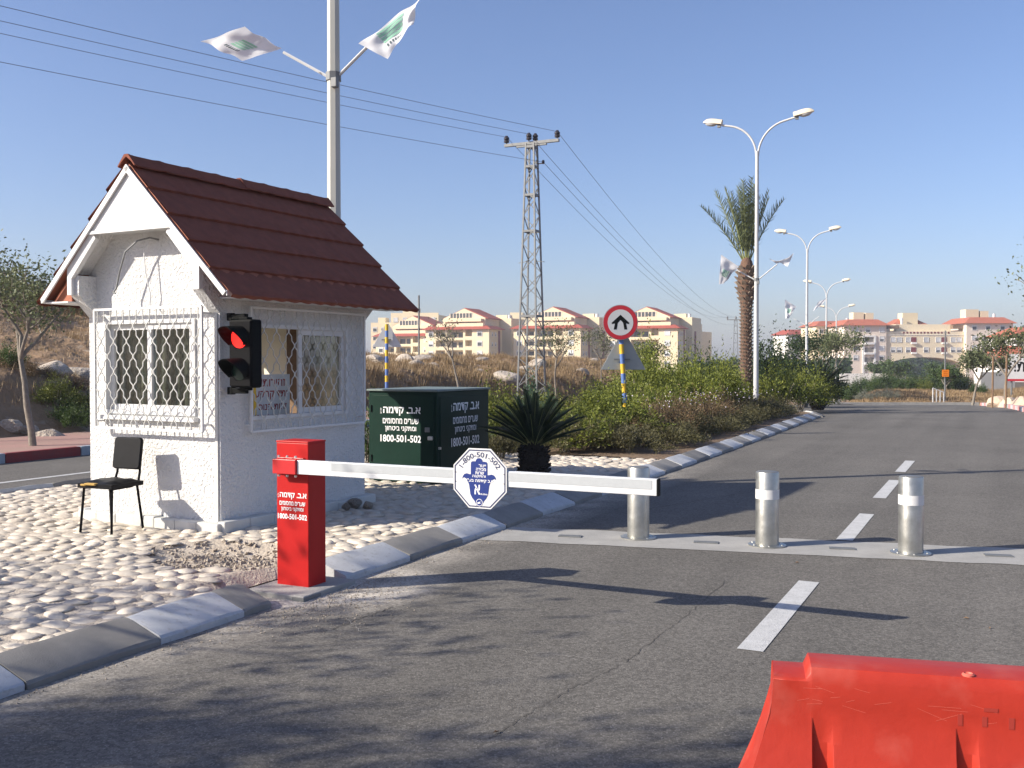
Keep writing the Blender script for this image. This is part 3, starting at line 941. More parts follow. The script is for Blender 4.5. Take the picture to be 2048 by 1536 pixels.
def text_into(b, body, x, y, w=None, h=None, bold=0.0, frame=None, arc=None, depth=0.0):
    """adds letters to MB b, centred on (x, y), in frame (o, ux, uy)"""
    v, f = text_polys(body, bold)
    lo, hi = v.min(0), v.max(0)
    c = (lo + hi) / 2; sz = hi - lo
    sx = (w / sz[0]) if w else h / sz[1]
    sy = (h / sz[1]) if h else sx
    q = (v - c) * np.array([sx, sy]) + np.array([x, y])
    if arc:
        R = arc
        out = []
        for a, bb in q:
            an = a / R; rr = R + (bb - y); out.append((math.sin(an) * rr, y - R + math.cos(an) * rr))
        q = np.array(out)
    o, ux, uy = [Vector(k) for k in frame]
    b.add([o + ux * float(p[0]) + uy * float(p[1]) for p in q], f)
    return b

# ------------------------------------------------------------------ guard hut
hut = thing('guard_hut', 'small white stucco guard hut with steep brown tiled roof and window grilles', 'hut', HUT_C, -HUT_T)
TH_W = 0.12
Z_COR, Z_LEG, Z_CHM, Z_PAN, Z_APEX, Z_EAVE = 2.00, 2.21, 2.40, 2.80, 3.42, 2.19
HP = 0.25
XM = -HW / 2
def wall_panel(b, o, ux, L, H, holes, th, uy=(0, 0, 1), slabs=None):
    """rectangular wall in frame o + a*ux + z with rectangular holes (a0,a1,z0,z1); thickness th towards ux x uy"""
    xs = sorted({0, L, *[h[0] for h in holes], *[h[1] for h in holes]}); zs = sorted({0, H, *[h[2] for h in holes], *[h[3] for h in holes]})
    for i in range(len(xs) - 1):
        for j in range(len(zs) - 1):
            cx, cz = (xs[i] + xs[i + 1]) / 2, (zs[j] + zs[j + 1]) / 2
            if any(h[0] < cx < h[1] and h[2] < cz < h[3] for h in holes): continue
            b.prism([(xs[i], zs[j]), (xs[i + 1], zs[j]), (xs[i + 1], zs[j + 1]), (xs[i], zs[j + 1])], o, ux, uy, th)
# front wall: ux = +x, uy = z  ->  ux x uy = -y : thickness must go to +y, so start at y = TH_W
FW = (0.225, 1.47, 1.05, 1.96)      # hole in the front wall, from its left end
SW_ = (0.374, 1.863, 1.00, 1.92)    # hole in the right-hand wall, from the front corner
def gablewall(b, y, th, hole):
    """front/back wall that goes up into the gable"""
    wall_panel(b, (-HW, y + th, 0), (1, 0, 0), HW, 2.0, [hole] if hole else [], th)
    b.prism([(0, 2.0), (HW, 2.0), (HW, 2.44), (HW / 2, 3.335), (0, 2.44)], (-HW, y + th, 0), (1, 0, 0), (0, 0, 1), th)
b = MB(); gablewall(b, 0, TH_W, FW); b.build('front_wall', M['stucco'], hut)
b = MB(); gablewall(b, HL - TH_W, TH_W, None); b.build('back_wall', M['stucco'], hut)
# side walls are one outline: the top corners lean forward and backward under the roof
def sidewall(name, x0, hole):
    b = MB()
    # ux = +y, uy = z -> ux x uy = +x
    wall_panel(b, (x0, TH_W + 0.001, 0), (0, 1, 0), HL - 2 * TH_W - 0.002, Z_COR, [(hole[0] - TH_W, hole[1] - TH_W, hole[2], hole[3])] if hole else [], TH_W)
    return b
b = sidewall('side_wall', -TH_W, SW_); b.build('side_wall', M['stucco'], hut)
LW_ = (0.45, 1.75, 0.95, 1.95)
b = sidewall('side_wall', -HW, LW_); b.build('side_wall', M['stucco'], hut)
for x0 in (-TH_W + 0.002, -HW - 0.002):
    b = MB()
    # forward and backward corbels with the top of the wall between them
    b.prism([(0.0, Z_COR), (HL, Z_COR), (HL + 0.24, Z_LEG), (HL + 0.24, 2.40), (-HP + 0.04, 2.40), (-HP + 0.04, Z_LEG)], (x0, 0, 0), (0, 1, 0), (0, 0, 1), TH_W)
    b.build('corbel', M['stucco'], hut)
# front hood: octagonal opening cut into the gable, a band of legs and chamfers plus the solid gable panel
fr = 0.06
ch = 0.38
outer = [(0, Z_LEG), (0, Z_CHM), (ch, Z_PAN)]
o = (-HW, -HP + 0.05, 0)
for mir in (False, True):
    b = MB()
    def P2(a, z): return (HW - a, z) if mir else (a, z)
    for poly in ([(0, Z_LEG), (fr, Z_LEG), (fr, Z_CHM - 0.03), (0, 2.468)],
                 [(0, 2.468), (fr, Z_CHM - 0.03), (ch + 0.03, Z_PAN - 0.06), (ch - 0.02, 2.825)]):
        pp = [P2(*q) for q in poly]
        if mir: pp = pp[::-1]
        b.prism(pp, o, (1, 0, 0), (0, 0, 1), 0.05)
    b.build('hood_frame', M['white'], hut)
b = MB(); b.prism([(0.325, Z_PAN), (HW - 0.325, Z_PAN), (HW / 2, Z_APEX - 0.055)], (-HW, -HP + 0.045, 0), (1, 0, 0), (0, 0, 1), 0.055)
b.box((XM, -HP - 0.012, Z_PAN - 0.008), (HW - 2 * ch + 0.1, 0.02, 0.03))
b.build('gable_panel', M['white'], hut)
# inside lining of the hood (sloping underside boards)
b = MB()
b.prism([(ch - 0.02, Z_PAN + 0.0), (HW - ch + 0.02, Z_PAN), (HW - ch + 0.02, Z_PAN + 0.03), (ch - 0.02, Z_PAN + 0.03)], (-HW, TH_W - 0.005, 0), (1, 0, 0), (0, 0, 1), TH_W + HP - 0.065)
for mir in (False, True):
    pp = [(fr * 0.3, Z_CHM + 0.02), (ch, Z_PAN + 0.01), (ch - 0.02, Z_PAN + 0.035), (fr * 0.1, Z_CHM + 0.05)]
    pp = [((HW - a) if mir else a, z) for a, z in pp]
    if mir: pp = pp[::-1]
    pp = pp[::-1] if False else pp
    b.prism(pp, (-HW, 0.0, 0), (1, 0, 0), (0, 0, 1), HP - 0.05)
b.build('hood_soffit', M['stucco'], hut)
b = MB()      # render skirting round the foot of the wall
rr = random.Random(4)
for a, c in (((-HW - 0.06, -0.06), (0.06, -0.06)), ((0.06, -0.06), (0.06, HL + 0.06)), ((-HW - 0.06, HL + 0.06), (0.06, HL + 0.06)), ((-HW - 0.06, -0.06), (-HW - 0.06, HL + 0.06))):
    a = Vector((*a, 0)); c = Vector((*c, 0)); n = 7
    for k in range(n):
        p, q = a.lerp(c, k / n), a.lerp(c, (k + 1) / n)
        b.bar(p + Vector((0, 0, 0.02)), q + Vector((0, 0, 0.02)), 0.10 + rr.uniform(-.012, .012), 0.13 + rr.uniform(-.02, .02))
b.build('skirting', M['whitew'], hut, bevel=0.012)
b = MB()
b.box((XM, HL / 2, 0.03), (HW - 2 * TH_W, HL - 2 * TH_W, 0.04)); b.build('floor', M['conc'], hut)
b = MB()   # interior linings
e = 0.004
b.box((XM, HL - TH_W - 0.006, 1.1), (HW - 2 * TH_W - 0.01, 0.008, 2.1)); b.box((-HW + TH_W + 0.006, (TH_W + 0.45) / 2, 1.1), (0.008, 0.45 - TH_W - 0.02, 2.1)); b.box((-HW + TH_W + 0.006, (1.75 + HL - TH_W) / 2, 1.1), (0.008, HL - TH_W - 1.75 - 0.02, 2.1))
b.box((-HW + TH_W + 0.006, 1.1, 0.5), (0.008, 1.3, 0.88))
b.build('inner_lining', M['inner'], hut)
b = MB(); b.box((XM, HL / 2, 2.19), (HW - 2 * TH_W - 0.02, HL - 2 * TH_W - 0.02, 0.03)); b.build('ceiling', M['white'], hut)
b = MB(); b.box((-0.75, HL - TH_W - 0.06, 1.0), (0.34, 0.09, 1.95)); b.build('cupboard', M['wood'], hut)
b = MB(); b.box((-1.30, 1.0, 0.72), (0.55, 1.3, 0.03)); b.box((-1.30, 0.4, 0.38), (0.5, 0.03, 0.66)); b.box((-1.30, 1.6, 0.38), (0.5, 0.03, 0.66)); b.build('desk', M['wood'], hut)

# roof: five overlapping courses per slope, each in two sheets
R0, R1, EO = -0.275, 2.62, 0.36
run = -XM + EO
rise = Z_APEX + 0.02 - Z_EAVE
roof = MB()
for sg in (-1, 1):
    nx = Vector((sg * rise, 0, run)).normalized()
    a = Vector((XM, 0, Z_APEX - 0.005)); c = Vector((XM + sg * run, 0, Z_EAVE - 0.005))
    vs = []
    for y in (R0 + 0.02, R1 - 0.02):
        for p in (a, c, c - nx * 0.018, a - Vector((0, 0, 0.026))): vs.append(p + Vector((0, y, 0)))
    roof.add(vs, [(0, 1, 2, 3), (7, 6, 5, 4), (0, 4, 5, 1), (1, 5, 6, 2), (2, 6, 7, 3), (3, 7, 4, 0)])
roof_o = roof.build('roof', M['soffit'], hut)
NCo = 5
for sg in (-1, 1):
    d = Vector((sg * run, 0, -rise)).normalized(); nx = Vector((sg * rise, 0, run)).normalized()
    Ls = math.hypot(run, rise) + 0.05
    top = Vector((XM, 0, Z_APEX))
    for c in range(NCo):
        u0 = Ls * c / NCo; u1 = Ls * (c + 1) / NCo + 0.012
        for (ya, yb) in ((R0, (R0 + R1) / 2 - 0.001), ((R0 + R1) / 2 + 0.001, R1)):
            n = 42
            rows_ = []
            dy0 = 0.028 if sg > 0 else 0.028
            for j, (u, hgt) in enumerate(((u0, 0.004), ((u0 * 2 + u1) / 3, 0.012 + 0.004 * (sg < 0)), ((u0 + 2 * u1) / 3, 0.021 + 0.008 * (sg < 0)), (u1 - 0.012, 0.030 + 0.012 * (sg < 0)), (u1, 0.028 + 0.012 * (sg < 0)), (u1 + 0.001, -0.004))):
                row = []
                for k in range(n + 1):
                    y = ya + (yb - ya) * k / n
                    ph = y / 0.185 * 2 * math.pi
                    wv = (0.5 + 0.5 * math.cos(ph)) ** 0.7 * 0.008
                    uu = u + (0.016 * (0.5 + 0.5 * math.cos(ph)) if j in (3, 4, 5) else 0)
                    hh = hgt + (wv * (0.35 + 0.65 * min(j, 3) / 3) if j < 5 else 0)
                    row.append(top + d * uu + nx * hh + Vector((0, y, 0)))
                rows_.append(row)
            b = MB(); b.grid(rows_ if sg > 0 else [r_[::-1] for r_ in rows_])
            b.build('tile_course', M['roof'], roof_o, smooth=50)
for (ya, yb, dz) in ((R0 - 0.012, 1.20, 0.0), (1.17, R1 + 0.012, 0.012)):
    b = MB()
    pr = [(-0.16, -0.135), (-0.10, -0.062), (-0.035, 0.012), (0.035, 0.012), (0.10, -0.062), (0.16, -0.135), (0.15, -0.15), (0.09, -0.085), (0.0, -0.02), (-0.09, -0.085), (-0.15, -0.15)]
    n = 20; rows_ = []
    for k in range(n + 1):
        y = ya + (yb - ya) * k / n
        rows_.append([Vector((XM + x * 0.72, y, Z_APEX + 0.055 + z * 0.72 + dz + (0.008 if k % 5 == 0 else 0))) for x, z in pr + pr[:1]])
    b.grid([r_[::-1] for r_ in rows_])
    b.add(rows_[0][:-1], [tuple(range(len(pr)))]); b.add(rows_[-1][:-1], [tuple(range(len(pr)))[::-1]])
    b.build('ridge_cap', M['roof'], roof_o, smooth=40)
for sg in (-1, 1):   # white verge boards along the gable edges
    b = MB()
    nx = Vector((sg * rise, 0, run)).normalized()
    p0 = Vector((XM, R0 - 0.004, Z_APEX - 0.02)) - nx * 0.03; p1 = Vector((XM + sg * run, R0 - 0.004, Z_EAVE - 0.012)) - nx * 0.03
    b.bar(p0, p1, 0.018, 0.05, up=nx)
    b.build('verge_board', M['white'], roof_o)
    b = MB(); p0 = Vector((XM + sg * (run - 0.005), R0, Z_EAVE - 0.03)); p1 = Vector((XM + sg * (run - 0.005), R1, Z_EAVE - 0.03)); b.bar(p0, p1, 0.012, 0.045)
    b.build('fascia', M['white'], roof_o)
    b = MB(); b.box2((XM + sg * (-XM) + (0.0 if sg > 0 else 0.0), (0.0 if sg > 0 else R0 + 0.03), Z_EAVE - 0.055), (XM + sg * run, R1 - 0.03, Z_EAVE - 0.04)); b.build('eave_soffit', M['white'], roof_o)

b = MB(); b.prism([(-0.005, 2.19 - 0.045), (-0.005, 2.42), (-0.29, 2.19 - 0.045)], (-HW, R0 + 0.10, 0), (1, 0, 0), (0, 0, 1), 0.02); b.build('eave_end_board', M['soffit'], roof_o)
# windows
def window(parent, o, ux, nrm, w, h, z0, open_left, mid=0.5):
    """aluminium sliding window; o at the lower left of the opening, nrm = outward normal"""
    o = Vector(o); ux = Vector(ux); nrm = Vector(nrm)
    b = MB()
    def fr_(b, a0, a1, z0_, z1_, t, dep, off):
        for (x0, x1, y0, y1) in ((a0, a1, z0_, z0_ + t), (a0, a1, z1_ - t, z1_), (a0, a0 + t, z0_ + t, z1_ - t), (a1 - t, a1, z0_ + t, z1_ - t)):
            b.prism([(x0, y0), (x1, y0), (x1, y1), (x0, y1)], o + nrm * off, ux, (0, 0, 1), dep)
    fr_(b, 0.0, w, 0.0, h, 0.035, 0.07, -0.05)
    wo = b.build('window', M['white'], parent)
    t = 0.055; m = w * mid
    b = MB(); fr_(b, m - 0.03, w - 0.036, 0.036, h - 0.036, t, 0.025, -0.03); b.build('sash', M['white'], wo)
    b = MB(); b.prism([(m - 0.03 + t, 0.036 + t), (w - 0.036 - t, 0.036 + t), (w - 0.036 - t, h - 0.036 - t), (m - 0.03 + t, h - 0.036 - t)], o + nrm * (-0.04), ux, (0, 0, 1), 0.005)
    b.build('pane', M['glass'], wo)
    if not open_left:
        b = MB(); fr_(b, 0.036, m + 0.03, 0.036, h - 0.036, t, 0.025, -0.062); b.build('sash', M['white'], wo)
        b = MB(); b.prism([(0.036 + t, 0.036 + t), (m + 0.03 - t, 0.036 + t), (m + 0.03 - t, h - 0.036 - t), (0.036 + t, h - 0.036 - t)], o + nrm * (-0.07), ux, (0, 0, 1), 0.005)
        b.build('pane', M['glass'], wo)
    return wo
window(hut, (-HW + FW[0], 0.0, FW[2]), (1, 0, 0), (0, -1, 0), FW[1] - FW[0], FW[3] - FW[2], 0, False)
window(hut, (0.0, SW_[0], SW_[2]), (0, 1, 0), (1, 0, 0), SW_[1] - SW_[0], SW_[3] - SW_[2], 0, True)
b = MB()      # drawn curtains behind the front window
rows_ = [[Vector((-HW + FW[0] - 0.02 + (FW[1] - FW[0] + 0.04) * k / 90, TH_W + 0.05 + 0.018 * math.sin(k * 0.9) + 0.010 * math.sin(k * 2.3), z)) for k in range(91)] for z in (FW[2] - 0.08, FW[3] + 0.06)]
b.grid(rows_); b.build('curtain', M['curtain'], hut, smooth=180)
b = MB(); b.box((-HW + (FW[0] + FW[1]) / 2, -0.03, FW[2] - 0.035), (FW[1] - FW[0] + 0.06, 0.07, 0.04)); b.build('window_sill', M['white'], hut)

# wavy-bar grilles
HALF = [(0, 1), (.07, .96), (.14, .8), (.22, .5), (.30, .18), (.37, .03), (.45, 0), (.55, 0), (.63, -.03), (.70, -.18), (.78, -.5), (.86, -.8), (.93, -.96)]
def grille(parent, o, ux, nrm, w, h, nbar, prot, top_gap=0.0):
    o = Vector(o); ux = Vector(ux); nrm = Vector(nrm); uz = Vector((0, 0, 1))
    b = MB(); t = 0.022
    q = nrm * prot
    for (p0, p1) in (((0, 0), (w, 0)), ((0, h), (w, h)), ((0, 0), (0, h)), ((w, 0), (w, h))):
        b.bar(o + ux * p0[0] + uz * p0[1] + q, o + ux * p1[0] + uz * p1[1] + q, t, t)
    for (x, z) in ((0.0, 0.06), (w, 0.06), (0.0, h - 0.06), (w, h - 0.06)):
        b.bar(o + ux * x + uz * z, o + ux * x + uz * z + q, 0.016)
    go = b.build('window_grille', M['white'], parent)
    sp = w / nbar; hp = sp * 1.62
    for k in range(nbar):
        pts = []; x0 = (k + 0.5) * sp
        zoff = 0.11 - hp
        sgn = 1 if k % 2 == 0 else -1
        n = int((h + hp) / hp) + 1
        raw = []
        for i in range(n + 1):
            for (f, a) in HALF:
                a2 = a if i % 2 == 0 else -a
                raw.append((zoff + (i + f) * hp, a2 * sgn))
        pts = [(z, a) for z, a in raw if 0.085 < z < h - 0.085]
        z0a, z1a = pts[0][1], pts[-1][1]
        pts = [(0.005, z0a * 0.3), (0.06, z0a * 0.3)] + pts + [(h - 0.06, z1a * 0.3), (h - 0.005, z1a * 0.3)]
        b = MB(); b.tube([o + q + ux * (x0 + a * (sp / 2 - 0.003)) + uz * z for z, a in pts], 0.0058, n=5)
        b.build('grille_bar', M['whitew'], go, smooth=80)
    return go
grille(hut, (-1.56, 0, 0.915), (1, 0, 0), (0, -1, 0), 1.44, 1.15, 16, 0.105)
grille(hut, (0, 0.33, 0.895), (0, 1, 0), (1, 0, 0), 1.755, 1.175, 20, 0.07)
# loose cables under the hood
b = MB(); b.tube([(-0.78, 0.0, 2.72), (-0.80, -0.09, 2.73), (-0.90, -0.15, 2.70), (-1.03, -0.18, 2.60), (-1.12, -0.17, 2.42), (-1.18, -0.16, 2.26), (-1.20, -0.18, 2.22), (-1.17, -0.18, 2.21)], 0.009, n=6); b.build('cable', M['steelw'], hut, smooth=80)
b = MB(); b.tube([(-0.80, 0.0, 2.71), (-0.83, -0.07, 2.70), (-0.88, -0.09, 2.60), (-0.86, -0.09, 2.4), (-0.82, -0.07, 2.2), (-0.83, -0.06, 2.09), (-0.815, -0.06, 2.08)], 0.006, n=5); b.build('cable', M['white'], hut, smooth=80)
# vertical conduit on the front corner
b = MB(); b.box2((-0.055, -0.016, 0.08), (-0.02, 0.0, 2.0)); b.build('conduit', M['whitew'], hut)

# white notice leaning inside the open half of the side window
nt_ = thing('notice_board', 'white notice with dark red lettering leaning inside the open hut window', 'notice', HUT_C + HX * -0.26 + HY * 0.62 + Vector((0, 0, 0.93)), -HUT_T)
b = MB(); b.box2((-0.006, 0, 0.0), (0.006, 0.62, 0.50)); b.build('board', M['white'], nt_)
fr_n = ((0.0075, 0.31, 0.0), (0, 1, 0), (0, 0, 1))
b = MB(); text_into(b, heb('זהירות!'), 0.06, 0.42, w=0.36, h=0.085, bold=0.015, frame=fr_n); b.build('lettering', M['redletter'], nt_)
b = MB(); text_into(b, heb('יתד קרקעי'), 0.02, 0.29, w=0.5, h=0.09, bold=0.015, frame=fr_n); b.build('lettering', M['redletter'], nt_)
b = MB(); text_into(b, heb('זהות הנוס'), 0.05, 0.17, w=0.42, h=0.06, bold=0.012, frame=fr_n); b.build('lettering', M['redletter'], nt_)
b = MB(); text_into(b, heb('וק שתלים 30'), 0.02, 0.07, w=0.5, h=0.06, bold=0.012, frame=fr_n); b.build('lettering', M['redletter'], nt_)


# ------------------------------------------------------------------ traffic light on the hut
tl = thing('traffic_light', 'black two-lamp traffic light showing red on the corner of the white hut', 'traffic light', HUT_C + HX * 0.26 + HY * 0.06 + Vector((0, 0, 1.27)), -HUT_T)
b = MB(); b.box((0, 0, 0.36), (0.27, 0.14, 0.62)); b.build('housing', M['dark'], tl, bevel=0.02)
b = MB(); b.box((0, -0.074, 0.36), (0.25, 0.012, 0.59)); b.build('front_plate', M['black'], tl, bevel=0.006)
M['tl_red'] = mat('red_lens', (0.5, 0.01, 0.01), 0.3, emis=((1.0, 0.02, 0.015), 1.6))
M['tl_off'] = mat('unlit_lens', (0.015, 0.035, 0.028), 0.15)
for z, mm, nm in ((0.505, M['tl_red'], 'lit red lamp'), (0.215, M['tl_off'], 'unlit lower lamp')):
    b = MB(); n = 24
    R_ = Matrix.Rotation(math.pi / 2, 3, 'X')
    bb = MB(); bb.lathe([(0.0, 0.018), (0.04, 0.016), (0.075, 0.009), (0.095, 0.0), (0.095, -0.01)], 28, cap=False)
    b.add([R_ @ Vector(p) + Vector((0, -0.085, z)) for p in bb.v], bb.f)
    lo = b.build('lamp', mm, tl, smooth=60); lo['label'] = nm
    # visor: a half-open tube, longer above
    b = MB(); rows_ = []
    for k in range(n + 1):
        a = -math.radians(35) + math.radians(250) * k / n
        ln_ = 0.20 * max(0.25, min(1, 0.55 + 0.6 * math.sin(a)))
        x, zz = 0.108 * math.cos(a), 0.108 * math.sin(a)
        rows_.append([Vector((x, -0.078, z + zz)), Vector((x * 1.0, -0.078 - ln_, z + zz * 1.0 - 0.01)), Vector((x * 0.955, -0.078 - ln_, z + zz * 0.955 - 0.01)), Vector((x * 0.955, -0.078, z + zz * 0.955))])
    b.grid(rows_); b.build('visor', M['dark'], tl, smooth=60)
for z in (0.70, 0.02):
    b = MB(); b.box((-0.09, 0.02, z), (0.16, 0.05, 0.05)); b.box((-0.20, 0.02, z), (0.06, 0.05, 0.07)); b.box((-0.02, 0.02, z - 0.03 if z > 0.3 else z + 0.03), (0.10, 0.07, 0.05)); b.build('bracket', M['dark'], tl, bevel=0.005)
# yellow torch/baton on the sill below the light
b = MB(); b.bar((0, 0, 0), (0.05, 0.02, 0.30), 0.04)
bt = b.build('baton', M['yellow'], None, bevel=0.008); bt.location = HUT_C + HX * -0.03 + HY * 0.47 + Vector((0, 0, 1.04)); bt.rotation_euler = (0, 0, -HUT_T)
bt.rotation_euler = (math.radians(0), math.radians(-14), -HUT_T)
tag(bt, 'yellow stick standing in the corner of the open hut window', 'stick')

# ------------------------------------------------------------------ chair
chair = thing('chair', 'black metal chair with torn vinyl seat in front of the hut', 'chair', Vector((-3.70, 9.16, MED_Z + 0.02)), -HUT_T + math.radians(6))
b = MB()
n = 10; rows_ = []
for i in range(n + 1):
    for_ = []
    for j in range(n + 1):
        x = -0.20 + 0.40 * i / n; y = -0.20 + 0.40 * j / n
        e_ = min(1, 6 * min(i, n - i) / n) * min(1, 6 * min(j, n - j) / n)
        for_.append(Vector((x, y, 0.425 + 0.03 * e_ + 0.006 * math.sin(x * 31) * math.cos(y * 27))))
    rows_.append(for_)
b.grid(rows_)
b.box((0, 0, 0.41), (0.40, 0.40, 0.04)); b.build('seat', M['vinyl'], chair, smooth=60)
b = MB(); b.box((-0.04, -0.195, 0.428), (0.13, 0.05, 0.02)); b.box((-0.13, -0.185, 0.418), (0.06, 0.05, 0.02)); b.build('torn_foam', M['foam'], chair, bevel=0.008)
b = MB(); pr_ = []
rows_ = []
n1, n2 = 10, 8
def rr_shape(u, v):
    return
bp = MB()
pl_ = []
hw, hh, rc = 0.165, 0.15, 0.035
for cx, cz, a0 in ((hw - rc, hh - rc, 0), (-hw + rc, hh - rc, 90), (-hw + rc, -hh + rc, 180), (hw - rc, -hh + rc, 270)):
    for k in range(5):
        a = math.radians(a0 + 90 * k / 4); pl_.append((cx + rc * math.cos(a), cz + rc * math.sin(a)))
tilt = Matrix.Rotation(math.radians(-8), 3, 'X')
b = MB(); b.prism(pl_, (0, 0.0, 0), (1, 0, 0), (0, 0, 1), 0.035)
bq = MB(); bq.add([tilt @ Vector(p) + Vector((0, 0.235, 0.675)) for p in b.v], b.f); bq.build('backrest', M['vinyl'], chair, bevel=0.012, smooth=40)
for sx in (-1, 1):
    b = MB(); b.tube([(sx * 0.135, 0.235, 0.64), (sx * 0.135, 0.222, 0.50), (sx * 0.14, 0.20, 0.43), (sx * 0.145, 0.17, 0.40), (sx * 0.15, 0.10, 0.385), (sx * 0.165, -0.15, 0.385)], 0.0115, n=8); b.build('back_post', M['black'], chair, smooth=60)
    b = MB(); b.tube([(sx * 0.165, 0.155, 0.39), (sx * 0.19, 0.20, -0.02)], 0.0115, n=8); b.build('leg', M['black'], chair, smooth=60)
    b = MB(); b.tube([(sx * 0.165, -0.155, 0.39), (sx * 0.185, -0.185, -0.02)], 0.0115, n=8); b.build('leg', M['black'], chair, smooth=60)

# ------------------------------------------------------------------ barrier cabinet and arm
FRM = (-TH)
bar_loc = st(5.86, -4.575, 0.0)
cab = thing('barrier_gate', 'red barrier gate with white arm across the lane and octagonal sign', 'barrier', bar_loc, -TH)
BW, BD, BH = 0.285, 0.205, 1.05
b = MB(); b.box((0, 0, BH / 2 + 0.02), (BW, BD, BH)); b.build('cabinet', M['red_paint'], cab, bevel=0.006)
b = MB(); b.box((0, 0, BH + 0.026), (BW + 0.006, BD + 0.006, 0.014)); b.build('lid', M['red_paint'], cab, bevel=0.004)
b = MB()
fr_c = ((0, -BD / 2 - 0.0022, 0), (1, 0, 0), (0, 0, 1))
def company(parent, x, z, w, fr_):
    lines = []
    def text_line(*a, **k): q = MB(); text_into(q, *a, **k); q.build('lettering', M['letter'], parent)
    text_line(heb('א.ב. קדמה'), x + 0.03 * w, z + 0.32 * w, w=0.92 * w, h=0.185 * w, bold=0.022, frame=fr_)
    text_line(heb('בע"מ'), x - 0.485 * w, z + 0.33 * w, w=0.03 * w, h=0.13 * w, bold=0.02, frame=fr_)
    text_line(heb('שערים מחסומים'), x + 0.0 * w, z + 0.115 * w, w=0.88 * w, h=0.115 * w, bold=0.018, frame=fr_)
    text_line(heb('ומתקני ביטחון'), x + 0.0 * w, z - 0.055 * w, w=0.76 * w, h=0.125 * w, bold=0.018, frame=fr_)
    text_line('1800-501-502', x, z - 0.25 * w, w=1.0 * w, h=0.15 * w, bold=0.022, frame=fr_)
company(cab, 0.0, 0.60, 0.262, fr_c)
AZ = 0.905
b = MB(); b.box((-0.005, -BD / 2 - 0.045, AZ), (0.205, 0.09, 0.105)); b.box((-0.005, -BD / 2 - 0.01, AZ), (0.235, 0.02, 0.12))
b.build('clamp', M['red_dark'], cab, bevel=0.004)
for x in (-0.08, -0.005, 0.07):
    for z in (AZ + 0.062, AZ - 0.062):
        b = MB(); b.lathe([(0.011, 0), (0.011, 0.012), (0.006, 0.016)], 6)
        bb = MB(); bb.add([Vector((x, -BD / 2 - 0.05, z + (p[2] if z > AZ else -p[2]))) + Vector((p[0], p[1], 0)) for p in b.v], b.f); bb.build('bolt', M['bolt'], cab)
AL0, AL1 = 0.098, 2.76
ay = -BD / 2 - 0.05
b = MB(); b.box(((AL0 + AL1) / 2, ay, AZ), (AL1 - AL0, 0.045, 0.10)); arm = b.build('arm', M['alu'], cab, bevel=0.004)
b = MB(); b.box((AL1 + 0.004, ay, AZ), (0.008, 0.047, 0.102)); b.build('end_cap', M['dark'], arm)
b = MB(); b.box2((AL0 + 0.30, ay - 0.0245, AZ - 0.012), (AL1 - 0.03, ay - 0.0225, AZ + 0.043)); b.build('reflective_strip', M['refl'], arm)
# octagonal sign on the arm
OX = 1.575; OR = 0.21
osg = MB()
def octa(R): return [(R * math.cos(math.radians(22.5 + 45 * k)), R * math.sin(math.radians(22.5 + 45 * k))) for k in range(8)]
osg.prism(octa(OR), (OX, ay - 0.026, AZ - 0.004), (1, 0, 0), (0, 0, 1), 0.006)
so = osg.build('octagon_sign', M['white'], cab)
yo = ay - 0.0325
def ring(b, A, B, o, ux, uy):
    n = len(A); o = Vector(o); ux = Vector(ux); uy = Vector(uy)
    b.add([o + ux * p[0] + uy * p[1] for p in A] + [o + ux * p[0] + uy * p[1] for p in B], [(i, (i + 1) % n, n + (i + 1) % n, n + i) for i in range(n)])
b = MB(); ring(b, octa(OR * 0.955), octa(OR * 0.915), (OX, yo - 0.001, AZ - 0.004), (1, 0, 0), (0, 0, 1)); b.build('border', M['navy'], so)
b = MB()
# hamsa hand: right half outline mirrored
half = [(0.0, 0.118), (0.012, 0.116), (0.020, 0.108), (0.0225, 0.099), (0.030, 0.1005), (0.046, 0.099), (0.052, 0.092), (0.053, 0.082), (0.053, 0.030), (0.060, 0.030),
        (0.078, 0.034), (0.094, 0.030), (0.104, 0.018), (0.108, 0.004), (0.098, 0.012), (0.084, 0.006), (0.072, -0.008), (0.064, -0.026), (0.060, -0.050), (0.056, -0.076), (0.044, -0.096), (0.030, -0.110), (0.022, -0.124), (0.014, -0.136), (0.0, -0.142)]
poly = half + [(-x, y) for x, y in half[-2:0:-1]]
b.add([Vector((OX + x * 1.15 - 0.004, yo - 0.001, AZ - 0.004 + y * 1.22 - 0.012)) for x, y in poly], [tuple(range(len(poly)))[::-1]])
b.build('hand_emblem', M['blue'], so)
fo_ = ((OX - 0.004, yo - 0.002, AZ - 0.014), (1.08, 0, 0), (0, 0, 1.08))
b = MB()
text_into(b, heb('ייצור'), 0.022, 0.086, w=0.048, h=0.016, bold=0.015, frame=fo_)
text_into(b, heb('מכירה'), 0.013, 0.064, w=0.066, h=0.017, bold=0.015, frame=fo_)
text_into(b, heb('שרות'), 0.004, 0.042, w=0.058, h=0.017, bold=0.015, frame=fo_)
text_into(b, heb('והתקנה'), 0.0, 0.020, w=0.09, h=0.018, bold=0.015, frame=fo_)
text_into(b, heb('א.ב קידמה בע"מ'), 0.0, -0.006, w=0.196, h=0.024, bold=0.02, frame=fo_)
text_into(b, 'א', -0.012, -0.058, w=0.040, h=0.058, bold=0.02, frame=fo_)
text_into(b, 'K.Idma', 0.034, -0.083, w=0.046, h=0.011, bold=0.012, frame=fo_)
b.build('lettering', M['letter'], so)
b = MB()
cc = [(0.024 * math.cos(2 * math.pi * k / 20), 0.024 * math.sin(2 * math.pi * k / 20)) for k in range(20)]
c2 = [(x * 0.86, y * 0.86) for x, y in cc]
